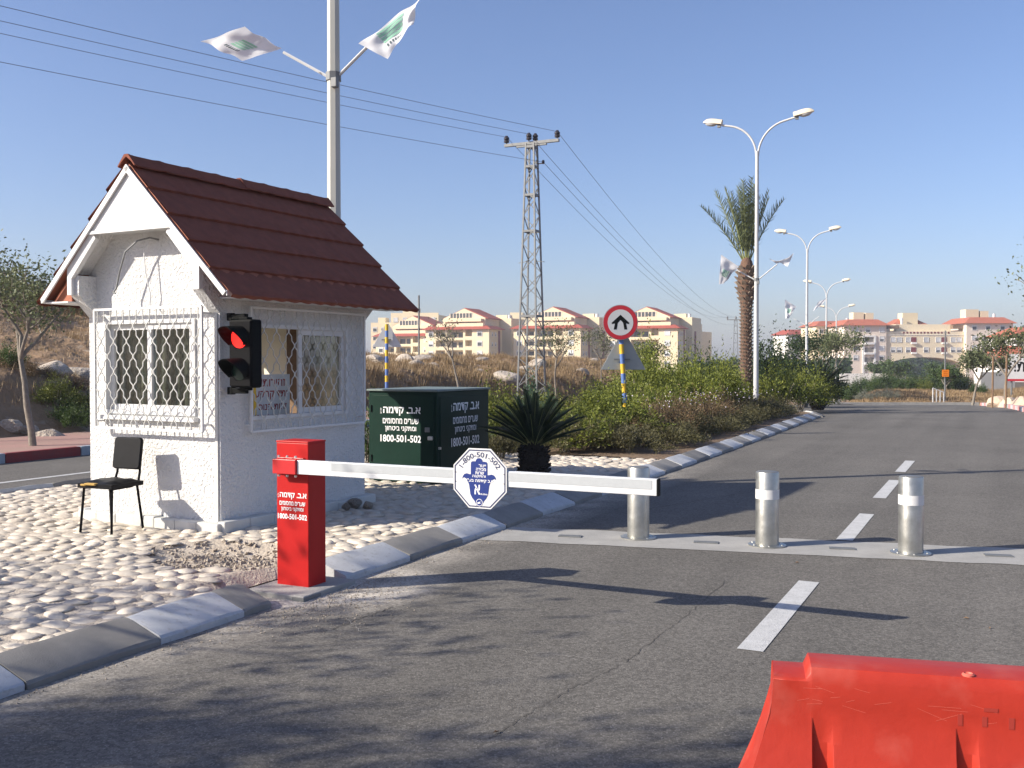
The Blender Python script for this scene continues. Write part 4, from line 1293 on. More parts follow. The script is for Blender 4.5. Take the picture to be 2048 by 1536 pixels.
ring(b, cc, c2, (OX - 0.002, yo - 0.002, AZ - 0.160), (1, 0, 0), (0, 0, 1))
b.prism([(-0.014, -0.002), (0.006, 0.004), (0.012, 0.014), (0.004, -0.004), (0.014, -0.006), (-0.012, -0.010)], (OX - 0.002, yo - 0.0022, AZ - 0.158), (1, 0, 0), (0, 0, 1), 0.0004)
b.build('round_mark', M['letter'], so)
b = MB(); text_into(b, '1-800-501-502', 0.0, 0.154, w=0.34, h=0.034, bold=0.010, frame=((OX, yo - 0.0015, AZ - 0.004), (1, 0, 0), (0, 0, 1)), arc=0.157)
b.build('phone_number', M['navy'], so)
for sx in (-1, 1):
    for z in (0.03, -0.03):
        b = MB(); b.box((OX + sx * 0.178, yo - 0.001, AZ + z), (0.012, 0.002, 0.003)); b.build('cable_tie', M['dark'], so)
# slab the cabinet stands on
b = MB(); b.box((0.03, -0.04, 0.012), (0.52, 0.62, 0.045)); bs = b.build('base_slab', M['conc'], cab, bevel=0.008)
b = MB(); b.box((0.245, -0.26, 0.0), (0.10, 0.20, 0.05)); b.build('base_plate', M['steelw'], cab)

# ------------------------------------------------------------------ bollards
def bollard(i, s, t, label):
    o = thing('bollard', label, 'bollard', st(s, t, 0.004), 0.3 * i, 'retractable bollards in the concrete strip')
    return o
bol = bollard(0, 8.90, -3.02, 'steel bollard behind the white tip of the barrier arm')
b = MB(); b.lathe([(0.103, 0.0), (0.103, 0.655), (0.099, 0.664), (0.096, 0.664), (0.095, 0.655), (0.088, 0.652), (0.0, 0.652)], 40, cap=False); b.build('post', M['steel'], bol, smooth=40)
b = MB(); b.lathe([(0.1045, 0.425), (0.1045, 0.51)], 40, cap=False); b.build('white_band', M['white'], bol, smooth=60)
b = MB(); b.lathe([(0.168, 0.0), (0.168, 0.010), (0.160, 0.014), (0.106, 0.014), (0.106, 0.0)], 40, cap=False); b.build('flange', M['steel'], bol, smooth=30)
b = MB(); b.lathe([(0.098, 0.664), (0.090, 0.669), (0.0, 0.671)], 40, cap=False); b.build('cap', M['steelw'], bol, smooth=40)
for k in range(6):
    a = k * math.pi / 3; b = MB(); b.lathe([(0.009, 0.012), (0.009, 0.020), (0.0, 0.021)], 6, c=(0.14 * math.cos(a), 0.14 * math.sin(a), 0), cap=False); b.build('bolt', M['bolt'], bol)
for i, (s_, t_, lab) in enumerate(((9.03, -1.85, 'middle steel bollard between the barrier arm tip and the dashed centre line'), (9.20, -0.66, 'rightmost of the three visible steel bollards, right of the dashed line'))):
    o = copy_tree(bol); o.location = st(s_, t_, 0.004); o.rotation_euler = (0, 0, 0.4 + i); o['label'] = lab
for i, (t_, lab) in enumerate(((-3.62, 'small dark cover plate in the strip left of the left bollard'), (-2.38, 'small dark cover plate between left and middle bollards'), (-1.22, 'small dark cover plate between middle and right bollards'), (0.02, 'small dark cover plate in the strip at the right picture edge'))):
    b = MB(); b.box((0, 0, 0.009), (0.22, 0.09, 0.008)); b.box((0, 0, 0.0135), (0.18, 0.05, 0.002))
    o = b.build('cover_plate', M['steelw'], None, bevel=0.003); o.location = st(strip_s(t_, 0.38), t_, 0.0); o.rotation_euler = (0, 0, -TH + 0.2)
    tag(o, lab, 'cover plate', 'cover plates in the concrete strip')

# ------------------------------------------------------------------ green utility cabinet
gc = thing('utility_cabinet', 'dark green steel utility cabinet with white lettering beside the hut', 'cabinet', Vector((-0.95, 12.65, MED_Z)), -TH)
GW, GD, GH = 1.04, 1.42, 1.175
b = MB(); b.box2((-GW, 0, 0.0), (0, GD, GH)); b.build('body', M['green'], gc, bevel=0.008)
b = MB(); b.box2((-GW - 0.02, -0.03, GH + 0.001), (0.02, GD + 0.02, GH + 0.028)); b.build('top', M['greentop'], gc, bevel=0.006)
b = MB(); b.box2((-GW + 0.05, -0.014, 0.10), (-0.045, -0.001, GH - 0.05)); dr = b.build('door', M['green'], gc, bevel=0.004)
b = MB(); b.box2((-0.17, -0.03, 0.66), (-0.10, -0.0145, 0.72)); b.build('lock_hasp', M['steelw'], dr, bevel=0.004)
b = MB(); b.box2((-0.12, -0.05, 0.56), (-0.05, -0.0145, 0.61)); b.build('padlock', M['bolt'], dr, bevel=0.01)
for z in (0.25, 0.9):
    b = MB(); b.tube([(-GW + 0.052, -0.02, z), (-GW + 0.052, -0.02, z + 0.09)], 0.008, n=6); b.build('hinge', M['black'], dr)
b = MB(); b.box2((0.001, 0.06, 0.08), (0.010, GD - 0.06, GH - 0.07)); sp_ = b.build('side_panel', M['green'], gc, bevel=0.004)
b = MB(); b.box2((0.0, 0.02, 0.44), (0.03, 0.05, 0.47)); b.build('bolt', M['bolt'], gc)
company(gc, -GW / 2 + 0.0 - 0.02, 0.72, 0.62, ((0, -0.0165, 0), (1, 0, 0), (0, 0, 1)))
company(gc, GD / 2 + 0.02, 0.70, 0.78, ((0.0125, 0, 0), (0, 1, 0), (0, 0, 1)))

# ------------------------------------------------------------------ orange plastic barrier in front
jb = thing('plastic_barrier', 'large orange-red plastic road barrier in the right foreground', 'barrier', (0.740, 2.80, 0.016), math.radians(-13))
LEN, HT = 1.55, 0.80
xs = [0.0]
gro = []
x = 0.10
while x < LEN - 0.1:
    gro.append((x, x + 0.055)); x += 0.365
xs = []
for a, c in gro: xs += [a, a + 0.003, c - 0.014, c]
NX = 0.085
xs = sorted(set([-0.001, 0.03, NX - 0.001, NX + 0.012, LEN - 0.03, LEN] + xs + [k * 0.06 for k in range(1, 26)]))
xs = [q for q in xs if q <= LEN]
zs = [0.0, 0.10, 0.16, 0.26, 0.40, 0.52, 0.60, 0.665, 0.70, 0.765, 0.785, 0.80]
def flare(z):
    if z >= 0.665: return 0.0
    u = (0.665 - z) / 0.5
    return 0.18 * min(1, u) ** 1.3
def front_y(x, z, sgn):
    f = flare(z)
    for a, c in gro:
        if a + 0.001 < x < c - 0.001: f = min(f, 0.0)
    y = 0.085 + f
    if z > 0.78: y -= 0.010 * (z - 0.78) / 0.02 + 0.004
    return sgn * y
def end_x(x, z):
    """the ends flare out too"""
    if x < 0.031:
        return x - min(0.14, 0.17 * max(0, (0.73 - z) / 0.5) ** 1.3)
    if x > LEN - 0.031: return x + 0.10 * max(0, (0.62 - z) / 0.5) ** 1.2
    return x
b = MB()
front = [[Vector((end_x(x, z), front_y(x, z, -1), z)) for z in zs] for x in xs]
back = [[Vector((end_x(x, z), front_y(x, z, 1), z)) for z in zs] for x in xs]
# notch on the top left end
for G in (front, back):
    for i, x in enumerate(xs):
        if x < NX:
            for j, z in enumerate(zs):
                if z > 0.765: G[i][j].z = 0.765 + (z - 0.765) * 0.15
b.grid([r_[::-1] for r_ in front]); b.grid(back)
b.grid([[f_[-1], (f_[-1] + k_[-1]) / 2 + Vector((0, 0, 0.004)), k_[-1]] for f_, k_ in zip(front, back)][::-1])
b.grid([front[0][::1], back[0][::1]][::-1]); b.grid([front[-1], back[-1]])
body = b.build('body', M['orange'], jb, smooth=42)
wd = body.modifiers.new('weld', 'WELD'); wd.merge_threshold = 0.0005
bv = body.modifiers.new('bevel', 'BEVEL'); bv.width = 0.012; bv.segments = 3; bv.limit_method = 'ANGLE'; bv.angle_limit = math.radians(50)
for yz in ((-0.12, 0.43), (0.08, 0.25)):
    b = MB(); b.box((-0.17, yz[0], yz[1]), (0.13, 0.10, 0.09)); b.build('coupling_lug', M['orange'], jb, bevel=0.025)
b = MB(); b.lathe([(0.016, 0.0), (0.016, 0.006), (0.011, 0.009), (0.009, 0.005), (0.0, 0.005)], 14, c=(0.50, -0.055, 0.7985), cap=False); b.build('filler_plug', M['scratch'], jb, smooth=40)
for (x, z, w, h) in ((0.475, 0.69, 0.012, 0.03), (0.535, 0.69, 0.013, 0.026), (0.55, 0.722, 0.035, 0.010), (0.60, 0.69, 0.014, 0.03)):
    b = MB(); b.box((x, -0.0858, z), (w, 0.001, h)); b.build('faded_print', M['fade'], jb)
rr = random.Random(12)
b = MB()
for k in range(26):
    x, z = rr.uniform(0.05, 1.0), rr.uniform(0.68, 0.76); L_ = rr.uniform(0.01, 0.10); a = rr.uniform(-0.6, 0.6)
    p0 = Vector((x, -0.0853, z)); p1 = p0 + Vector((L_ * math.cos(a), 0, L_ * math.sin(a) * 0.6))
    if p1.z < 0.675 or p1.z > 0.762: continue
    b.bar(p0, p1, 0.0005, 0.0006)
b.build('scratches', M['scratch'], jb)

# ------------------------------------------------------------------ street lamps with flag arms
def lamp_post(loc, label, m_pole, r0=0.105, r1=0.055, H=8.35, arm_z=4.25, sides=8, az=0.0, arm_len=0.75):
    o = thing('street_lamp', label, 'street lamp', loc, -TH + az, 'double-armed street lamps along the median')
    b = MB(); b.tube([(0, 0, -0.3), (0, 0, 0.5), (0, 0, H)], [r0, r0, r1], n=sides); b.build('pole', m_pole, o, smooth=30 if sides > 8 else None)
    b = MB(); b.lathe([(r0 * 1.7, 0.0), (r0 * 1.7, 0.03), (r0 * 1.05, 0.05)], 8); b.build('base_plate', M['steelw'], o)
    for sg in (-1, 1):
        pts = []
        for k in range(13):
            a = math.pi / 2 * k / 12 * 0.86
            pts.append((sg * (0.03 + 1.02 * (1 - math.cos(a))), 0, H - 0.15 + 1.05 * math.sin(a)))
        pts.append((pts[-1][0] + sg * 0.38, 0, pts[-1][2] + 0.085))
        b = MB(); b.tube(pts, 0.034, n=8); b.build('arm', M['pole2'], o, smooth=60)
        e = Vector(pts[-1])
        ln = MB()
        P = []
        n = 9
        for k in range(n + 1):
            u = k / n
            x = -0.06 + 0.62 * u
            wdt = 0.115 * (1.0 if u < 0.55 else math.sqrt(max(0.0, 1 - ((u - 0.55) / 0.47) ** 2)))
            hgt = 0.17 * (0.95 if u < 0.3 else (1.0 if u < 0.5 else math.sqrt(max(0.02, 1 - ((u - 0.5) / 0.52) ** 2))))
            row = []
            for j in range(9):
                a = math.pi * j / 8
                row.append(Vector((x, wdt * math.cos(a), hgt * math.sin(a) ** 0.8)))
            P.append(row)
        ln.grid(P); ln.add(P[0], [tuple(range(9))]); 
        ln.add([p for row in P for p in (row[0], row[8])], [(2 * k, 2 * k + 2, 2 * k + 3, 2 * k + 1) for k in range(n)])
        R = Matrix.Rotation(math.radians(-10), 3, 'Y')
        def place(bb):
            q = MB()
            q.add([e + Vector(((R @ Vector(p)).x * sg, (R @ Vector(p)).y, (R @ Vector(p)).z + 0.02)) for p in bb.v], bb.f); return q
        hd = place(ln).build('lamp_head', M['lampcase'], o, smooth=50)
        gl = MB(); gl.lathe([(0.0, -0.09), (0.06, -0.075), (0.10, -0.03), (0.105, 0.0)], 12, cap=False)
        g2 = MB(); g2.add([Vector((p[0] * 1.9 + 0.30, p[1], p[2])) for p in gl.v], gl.f)
        place(g2).build('lamp_glass', M['lampglass'], hd, smooth=60)
        b = MB(); b.box((e.x + sg * 0.03, 0, e.z - 0.03), (0.10, 0.07, 0.10)); b.build('bracket', M['steelw'], hd)
    for sg, el in ((-1, 30), (1, 38)):
        a = math.radians(el)
        b = MB(); b.tube([(sg * r1, 0, arm_z), (sg * (r1 + arm_len * math.cos(a)), 0, arm_z + arm_len * math.sin(a))], 0.02, n=6); b.build('flag_arm', M['pole2'], o)
    b = MB(); b.lathe([(r0 * 0.86 + 0.012, arm_z - 0.05), (r0 * 0.86 + 0.012, arm_z + 0.05)], 8); b.build('clamp_band', M['steelw'], o)
    b = MB(); b.box((0.07, -0.09, arm_z - 0.10), (0.08, 0.07, 0.12)); b.build('clamp', M['steelw'], o, bevel=0.01)
    return o
P1 = Vector((-2.20, 12.35, MED_Z))
lamp_post(P1, 'nearest lamp post, tall cream octagonal pole rising behind the hut', M['pole'], r0=0.098, r1=0.062, arm_z=5.07, H=9.4, az=math.radians(6))
lamps = [((1512, 32.0), 'tall street lamp in front of the date palm', 0.1, 1.0), ((1613, 54.0), 'street lamp right of the palm, second in the receding row', 0.1, 1.0),
         ((1652, 78.0), 'street lamp third in the receding row, above the dark trees', 0.0, 1.02), ((1672, 100.0), 'farthest street lamp, low beside the arched building', 0.0, 1.03)]
for i, ((px, D), lab, dz, sc) in enumerate(lamps):
    X = (px - 1024) / FPX * D
    o = lamp_post(Vector((X, D, float(prof(D)) + dz)), lab, M['pole2'], r0=0.085, r1=0.055, sides=12)
    o.scale = (sc, sc, sc)
for i, (px, D, lab) in enumerate(((830, 260, 'tiny far lamp'),)):
    pass

def flag(name, corners, D, label, logo=None, seed=0, depth=(0, 0, 0, 0), text=None):
    """cloth between four photographed corners (attached-top, far-top, far-bottom, attached-bottom), rippling in depth"""
    c = [pix(x, y, D + dd) for (x, y), dd in zip(corners, depth)]
    o = thing('flag', label, 'flag', c[0], 0.0, 'white flags on the lamp posts')
    n = 22; rr = random.Random(seed); p1, p2 = rr.uniform(0, 6), rr.uniform(0, 6)
    size = (c[1] - c[0]).length
    def S(u, v, off=0.0):
        p = (c[0] * (1 - u) + c[1] * u) * (1 - v) + (c[3] * (1 - u) + c[2] * u) * v
        rip = 0.045 * size * math.sin(u * 6 + v * 3 + p1) * (0.25 + u) + 0.03 * size * math.sin(v * 9 - u * 4 + p2) * (0.3 + u * 0.7) + 0.012 * size * math.sin(15 * u + 9 * v)
        edge = 0.025 * size * math.sin(u * 11 + p2) * (1 if v > 0.5 else -1) * abs(v - 0.5) * 2
        return p + Vector((0.25 * rip, rip + off, 0.2 * rip + edge)) - c[0]
    b = MB(); b.grid([[S(u / n, v / n) for v in range(n + 1)] for u in range(n + 1)])
    b.build('cloth', M['flag'], o, smooth=180)
    def patch(poly, m, nm):
        # polygon (convex quads) in uv, laid a few millimetres in front of the cloth
        b = MB()
        for q in poly:
            (u0, v0), (u1, v1), (u2, v2), (u3, v3) = q
            k = 6; rows_ = []
            for i_ in range(k + 1):
                row = []
                for j_ in range(3):
                    a, c_ = i_ / k, j_ / 2
                    u = (u0 * (1 - a) + u1 * a) * (1 - c_) + (u3 * (1 - a) + u2 * a) * c_
                    v = (v0 * (1 - a) + v1 * a) * (1 - c_) + (v3 * (1 - a) + v2 * a) * c_
                    row.append(S(u, v, -0.006))
                rows_.append(row)
            b.grid(rows_)
        b.build(nm, m, o, smooth=180)
    if logo:
        u0, v0, us, vs, rot = logo
        def L(x, y):
            cx, sy = math.cos(rot), math.sin(rot)
            return (u0 + us * (x * cx - y * sy), v0 + vs * (x * sy + y * cx))
        quads = []
        for k in range(4):
            y = -0.5 + k * 0.27
            quads.append([L(-0.5, y), L(0.5, y), L(0.5, y + 0.2), L(-0.5, y + 0.2)])
        patch(quads, M['flaggreen'], 'green_emblem')
        quads = []
        for k in range(7):
            x = -0.45 + k * 0.15
            quads.append([L(x, 0.72), L(x + 0.085, 0.72), L(x + 0.085, 0.95), L(x, 0.95)])
        patch(quads, M['flagdark'], 'lettering')
    return o
flag('flag', [(568, 102), (494, 60), (405, 86), (487, 125)], 12.25, 'twisted white flag left of the near cream pole', logo=(0.45, 0.5, 0.34, 0.30, 0.0), seed=2, depth=(0, -0.1, 0.1, 0.05))
flag('flag', [(720, 96), (845, -6), (828, 56), (776, 118)], 12.1, 'white flag with green emblem flying right of the near cream pole', logo=(0.45, 0.35, 0.42, 0.5, 0.15), seed=5, depth=(0, 0.2, 0, -0.1))
flag('flag', [(1441, 510), (1437, 568), (1446, 569), (1476, 533)], 32, 'white flag hanging left of the date palm trunk', logo=(0.55, 0.5, 0.28, 0.5, 0.0), seed=3, depth=(0, 0, 0.3, 0))
flag('flag', [(1552, 528), (1586, 508), (1574, 533), (1536, 518)], 32, 'white flag on the lamp right of the date palm', logo=None, seed=4)
flag('flag', [(1569, 600), (1570, 637), (1577, 637), (1592, 613)], 54, 'small white flag left of the second receding lamp', logo=(0.5, 0.5, 0.28, 0.4, 0.0), seed=6)
flag('flag', [(1654, 596), (1640, 612), (1625, 622), (1636, 604)], 54, 'small plain white flag right of the second receding lamp', seed=7)

# ------------------------------------------------------------------ lattice power pylon and its wires
TD = 43.0
tw_loc = pix(1063, 800, TD); tw_loc.z = 0.0
TWH = 11.05
def pylon(loc, label, H, w0, w1, arm, rz, npan):
    o = thing('lattice_pylon', label, 'pylon', loc, rz, 'lattice power pylons')
    def corner(k, z):
        w = (w0 + (w1 - w0) * z / H) / 2
        return Vector(((-1, 1, 1, -1)[k] * w, (-1, -1, 1, 1)[k] * w, z))
    for k in range(4):
        b = MB(); b.bar(corner(k, -0.4), corner(k, H), 0.065, 0.065); b.build('leg', M['steelw'], o)
    zz = [H * (1 - (1 - i / npan) ** 1.0) for i in range(npan + 1)]
    for f in range(4):
        a, c = f, (f + 1) % 4
        for i in range(npan):
            z0, z1 = zz[i], zz[i + 1]
            p, q = (corner(a, z0), corner(c, z1)) if (i + f) % 2 else (corner(c, z0), corner(a, z1))
            b = MB(); b.bar(p, q, 0.036, 0.026); b.build('brace', M['steelw'], o)
        for z in (H * 0.33, H * 0.66, H * 0.80, H * 0.91, H - 0.15):
            b = MB(); b.bar(corner(a, z), corner(c, z), 0.05, 0.09); b.build('strut', M['steelw'], o)
    return o
tw = pylon(tw_loc, 'grey lattice power pylon standing between hut and round road sign', TWH, 0.92, 0.36, 2.5, -TH, 18)
b = MB(); b.bar((-1.28, 0, TWH + 0.03), (1.28, 0, TWH + 0.03), 0.14, 0.12); b.bar((-0.7, 0, TWH - 0.06), (0.7, 0, TWH - 0.06), 0.10, 0.10); b.build('crossarm', M['steelw'], tw)
ins = [(-1.2, 0), (-0.08, -0.1), (0.12, 0.12), (1.2, 0)]
for x, y in ins:
    b = MB(); b.lathe([(0.02, 0.08), (0.03, 0.14), (0.11, 0.16), (0.12, 0.24), (0.08, 0.27), (0.12, 0.30), (0.12, 0.37), (0.08, 0.40), (0.06, 0.45), (0.0, 0.46)], 12, c=(x, y, TWH)); b.build('insulator', M['insul'], tw, smooth=40)
b = MB(); b.bar((0.20, 0.15, TWH - 0.85), (0.50, 0.15, TWH - 0.85), 0.04); b.lathe([(0.05, -0.08), (0.07, 0.0), (0.05, 0.08)], 8, c=(0.48, 0.15, TWH - 0.80)); b.build('side_insulator', M['insul'], tw)
for z in (6.0,):
    b = MB()
    for k, (dx, dy) in enumerate(((-1, 0), (1, 0), (0, -1), (0, 1))):
        b.bar((dx * 0.25, dy * 0.25, z), (dx * 0.62, dy * 0.62, z - 0.04), 0.025)
    b.build('climbing_guard', M['steelw'], tw)
FT = pix(1471, 800, 184); FT.z = -2.9
ft = pylon(FT, 'small far lattice pylon left of the palm trunk', 12.4, 1.1, 0.5, 2.4, math.radians(-16), 8)
b = MB(); b.bar((-1.6, 0, 12.45), (1.6, 0, 12.45), 0.2, 0.16)
for x in (-1.5, 0, 1.5): b.lathe([(0.05, 12.5), (0.16, 12.65), (0.16, 12.95), (0.05, 13.1)], 8, c=(x, 0, 0))
b.build('crossarm', M['steelw'], ft)
def wire(label, p, q, sag, r=0.008):
    c = bpy.data.curves.new('power_wire', 'CURVE'); c.dimensions = '3D'
    sp = c.splines.new('POLY'); n = 40; sp.points.add(n)
    for k in range(n + 1):
        u = k / n; w = p.lerp(q, u); w.z -= sag * 4 * u * (1 - u); sp.points[k].co = (*w, 1)
    c.bevel_depth = r; c.bevel_resolution = 1
    c.materials.append(M['wire'])
    o = bpy.data.objects.new('power_wire', c)
    me = bpy.data.meshes.new_from_object(o)
    o2 = link('power_wire', me); tag(o2, label, 'wire', 'overhead power wires'); bpy.data.objects.remove(o)
    return o2
Rt = Matrix.Rotation(-TH, 4, 'Z')
Rn = Matrix.Rotation(math.radians(-43), 4, 'Z'); Rf = Matrix.Rotation(math.radians(-16), 4, 'Z')
NXT = tw_loc + Vector((-0.682, -0.731, 0)) * 58
names = ['lowest of the three upper wires, running left from the pylon arm', 'middle upper wire running left from the pylon centre', None, 'highest wire, running left from the right end of the pylon arm']
namesf = ['wire dropping from the left arm end towards the far pylon', 'wire dropping from the pylon centre towards the far pylon', None, 'outer right wire dropping towards the far pylon']
for i in (0, 1, 3):
    x, y = ins[i]
    a = tw_loc + (Rt @ Vector((x, y, 0))) + Vector((0, 0, TWH + 0.40))
    nb_ = NXT + (Rn @ Vector((x, y, 0))) + Vector((0, 0, TWH + 0.40))
    wire(names[i], a, nb_, 0.55)
    fb = FT + (Rf @ Vector(({0: -1.5, 1: 0, 3: 1.5}[i], 0, 0))) + Vector((0, 0, 13.0))
    wire(namesf[i], a, fb, 2.6, r=0.010)
a = tw_loc + (Rt @ Vector((0.48, 0.15, 0))) + Vector((0, 0, TWH - 0.80))
wire('lone lower wire crossing the sky behind the hut roof', a, NXT + Vector((0, 0, TWH - 0.80)), 0.55)
wire('low wire leaving the pylon side towards the far pylon', a, FT + Vector((0, 0, 11.6)), 2.2, r=0.010)

# ------------------------------------------------------------------ road signs on striped posts
def striped_post(o, p0, p1, r, nb, start=0):
    p0 = Vector(p0); p1 = Vector(p1)
    for k in range(nb):
        a, c = p0.lerp(p1, k / nb), p0.lerp(p1, (k + 1) / nb)
        b = MB(); b.tube([a, c], r, n=12, caps=k in (0, nb - 1)); b.build('post_band', M['yellow'] if (k + start) % 2 else M['bluep'], o, smooth=40)
SD = 22.0
sl = pix(1246, 800, SD); sl.z = MED_Z
rs = thing('road_sign', 'round red-bordered road sign with black arrow on blue and yellow striped post', 'road sign', sl, math.radians(4))
lean = -0.11
striped_post(rs, (0.10, 0.0, -0.2), (-0.08, 0, 2.6), 0.052, 13)
b = MB(); b.lathe([(0.375, 0.0), (0.375, 0.012)], 48); Rx = Matrix.Rotation(math.pi / 2, 3, 'X'); ctr = Vector((-0.075, -0.075, 2.43))
q = MB(); q.add([Rx @ Vector(p) + ctr for p in b.v], b.f); disc = q.build('disc', M['signred'], rs)
b = MB(); b.lathe([(0.39, 0.002), (0.39, 0.016), (0.375, 0.016), (0.375, 0.002)], 48, cap=False); q = MB(); q.add([Rx @ Vector(p) + ctr + Vector((0, 0.010, 0)) for p in b.v], b.f); q.build('rim', M['signback'], disc)
b = MB(); b.lathe([(0.285, 0.0), (0.285, 0.002)], 48); q = MB(); q.add([Rx @ Vector(p) + ctr + Vector((0, -0.0125, 0)) for p in b.v], b.f); q.build('face', M['signgrey'], disc)
arr = [(0.0, 0.17), (0.20, -0.01), (0.185, -0.035), (0.125, -0.022), (0.15, -0.155), (0.085, -0.155), (0.06, -0.01), (0.0, 0.055), (-0.06, -0.01), (-0.085, -0.155), (-0.15, -0.155), (-0.125, -0.022), (-0.185, -0.035), (-0.20, -0.01)]
b = MB(); b.prism(arr, ctr + Vector((0, -0.0148, 0.0)), (1, 0, 0), (0, 0, 1), 0.0015); b.build('arrow_symbol', M['dark'], disc)
b = MB(); b.prism([(-0.50, 0), (0.50, 0), (0.06, 0.80), (-0.06, 0.80)], (0.02, 0.075, 1.39), (1, 0, 0), (0, 0, 1), 0.012); tb = b.build('triangle_sign_back', M['signback'], rs, bevel=0.004)
b = MB(); b.box((-0.02, 0.02, 1.62), (0.36, 0.04, 0.03)); b.build('bracket', M['steelw'], rs)
s2 = pix(773, 790, 31.5); s2.z = 0.12
r2_ = thing('road_sign', 'blue and yellow striped post with pale triangular sign beyond the hut', 'road sign', s2, math.radians(5))
striped_post(r2_, (0, 0, -0.3), (0.01, 0, 2.74), 0.052, 15, 1)
b = MB(); b.prism([(-0.46, 0), (0.46, 0), (0.05, 0.74), (-0.05, 0.74)], (0.02, 0.10, 2.02), (1, 0, 0), (0, 0, 1), 0.012); b.build('triangle_sign', M['signgrey'], r2_, bevel=0.004)
b = MB(); b.box((0.0, 0.04, 2.25), (0.3, 0.07, 0.03)); b.build('bracket', M['steelw'], r2_)
gp = pix(838, 720, 52); gp.z = 1.6
b = MB(); b.tube([(0, 0, -0.3), (0, 0, 3.55)], 0.05, n=10); o = b.build('thin_post', M['steelw'], None, smooth=40); o.location = gp; tag(o, 'thin grey post on the dry bank above the green cabinet', 'post')
# orange construction sign across the junction
os_ = pix(1890, 806, 62); os_.z = float(terrain(os_.x, os_.y))
og = thing('warning_sign', 'orange construction sign on a thin pole across the junction', 'road sign', os_, 0.0)
b = MB(); b.tube([(0, 0, -0.2), (0, 0, 4.4)], 0.05, n=8); b.build('post', M['steelw'], og)
b = MB(); b.box((0, -0.08, 1.75), (0.42, 0.03, 0.44)); pn_ = b.build('panel', M['signorange'], og)
M['orangedark'] = mat('sign_orange_dark', (0.55, 0.10, 0.01), 0.6)
b = MB()
for k in range(3): b.box((0.0, -0.0965, 1.86 - 0.12 * k), (0.26, 0.002, 0.03))
b.build('markings', M['orangedark'], pn_)
# white crowd-control barrier leaning by it
wl = pix(1877, 805, 61); wl.z = float(terrain(wl.x, wl.y))
wb = thing('white_barrier', 'small white leaning rail barrier left of the orange sign pole', 'barrier', wl, 0.1)
for (p0, p1, nm) in (((-0.35, 0, 0.15), (0.35, 0, -0.05), 'rail'), ((-0.35, 0, 1.0), (0.35, 0, 0.75), 'rail'), ((-0.35, 0, 0.0), (-0.35, 0, 1.0), 'upright'), ((0.35, 0, -0.1), (0.35, 0, 0.75), 'upright'), ((-0.12, 0, 0.08), (-0.12, 0, 0.92), 'upright'), ((0.12, 0, 0.0), (0.12, 0, 0.83), 'upright')):
    b = MB(); b.bar(p0, p1, 0.05); b.build(nm, M['white'], wb)
# small grey direction sign at the end of the shrubs, billboard on the right edge
ds = pix(1640, 806, 47); ds.z = float(prof(47)) + 0.1
dg_ = thing('direction_sign', 'low grey direction sign at the far end of the shrubs', 'road sign', ds, 0.0)
for x in (-0.4, 0.4):
    b = MB(); b.tube([(x, 0, -0.1), (x, 0, 1.3)], 0.035, n=8); b.build('post', M['steelw'], dg_)
b = MB(); b.box((0, -0.05, 1.12), (0.85, 0.03, 0.28)); b.build('panel', M['signback'], dg_)
bl = pix(2046, 800, 64); bl.z = float(terrain(bl.x, bl.y))
bbd = thing('billboard', 'white billboard with black print and red lower band at right edge', 'billboard', bl, math.radians(-6))
for x in (-0.7, 1.2):
    b = MB(); b.tube([(x, 0, -0.2), (x, 0, 1.6)], 0.06, n=8); b.build('post', M['steelw'], bbd)
b = MB(); b.box((0.3, -0.09, 1.95), (2.6, 0.05, 1.75)); pb_ = b.build('panel', M['white'], bbd)
b = MB(); b.box((0.3, -0.118, 1.15), (2.6, 0.004, 0.14)); b.build('red_band', M['signred'], pb_)
b = MB(); text_into(b, heb('בית!'), 0.05, 2.05, w=1.3, h=0.75, bold=0.02, frame=((0, -0.119, 0), (1, 0, 0), (0, 0, 1))); b.build('lettering', M['dark'], pb_)
for i, (px, D, h, lab) in enumerate(((1985, 42, 2.3, 'left wooden stake of the young tree at the right kerb'), (2012, 41, 2.3, 'right wooden stake of the young tree at the right kerb'))):
    p = pix(px, 800, D); p.z = float(terrain(p.x, p.y))
    b = MB(); b.tube([(0, 0, -0.2), (0.02, 0, h)], 0.04, n=7); o = b.build('stake', M['wood'], None, smooth=50); o.location = p; tag(o, lab, 'stake')

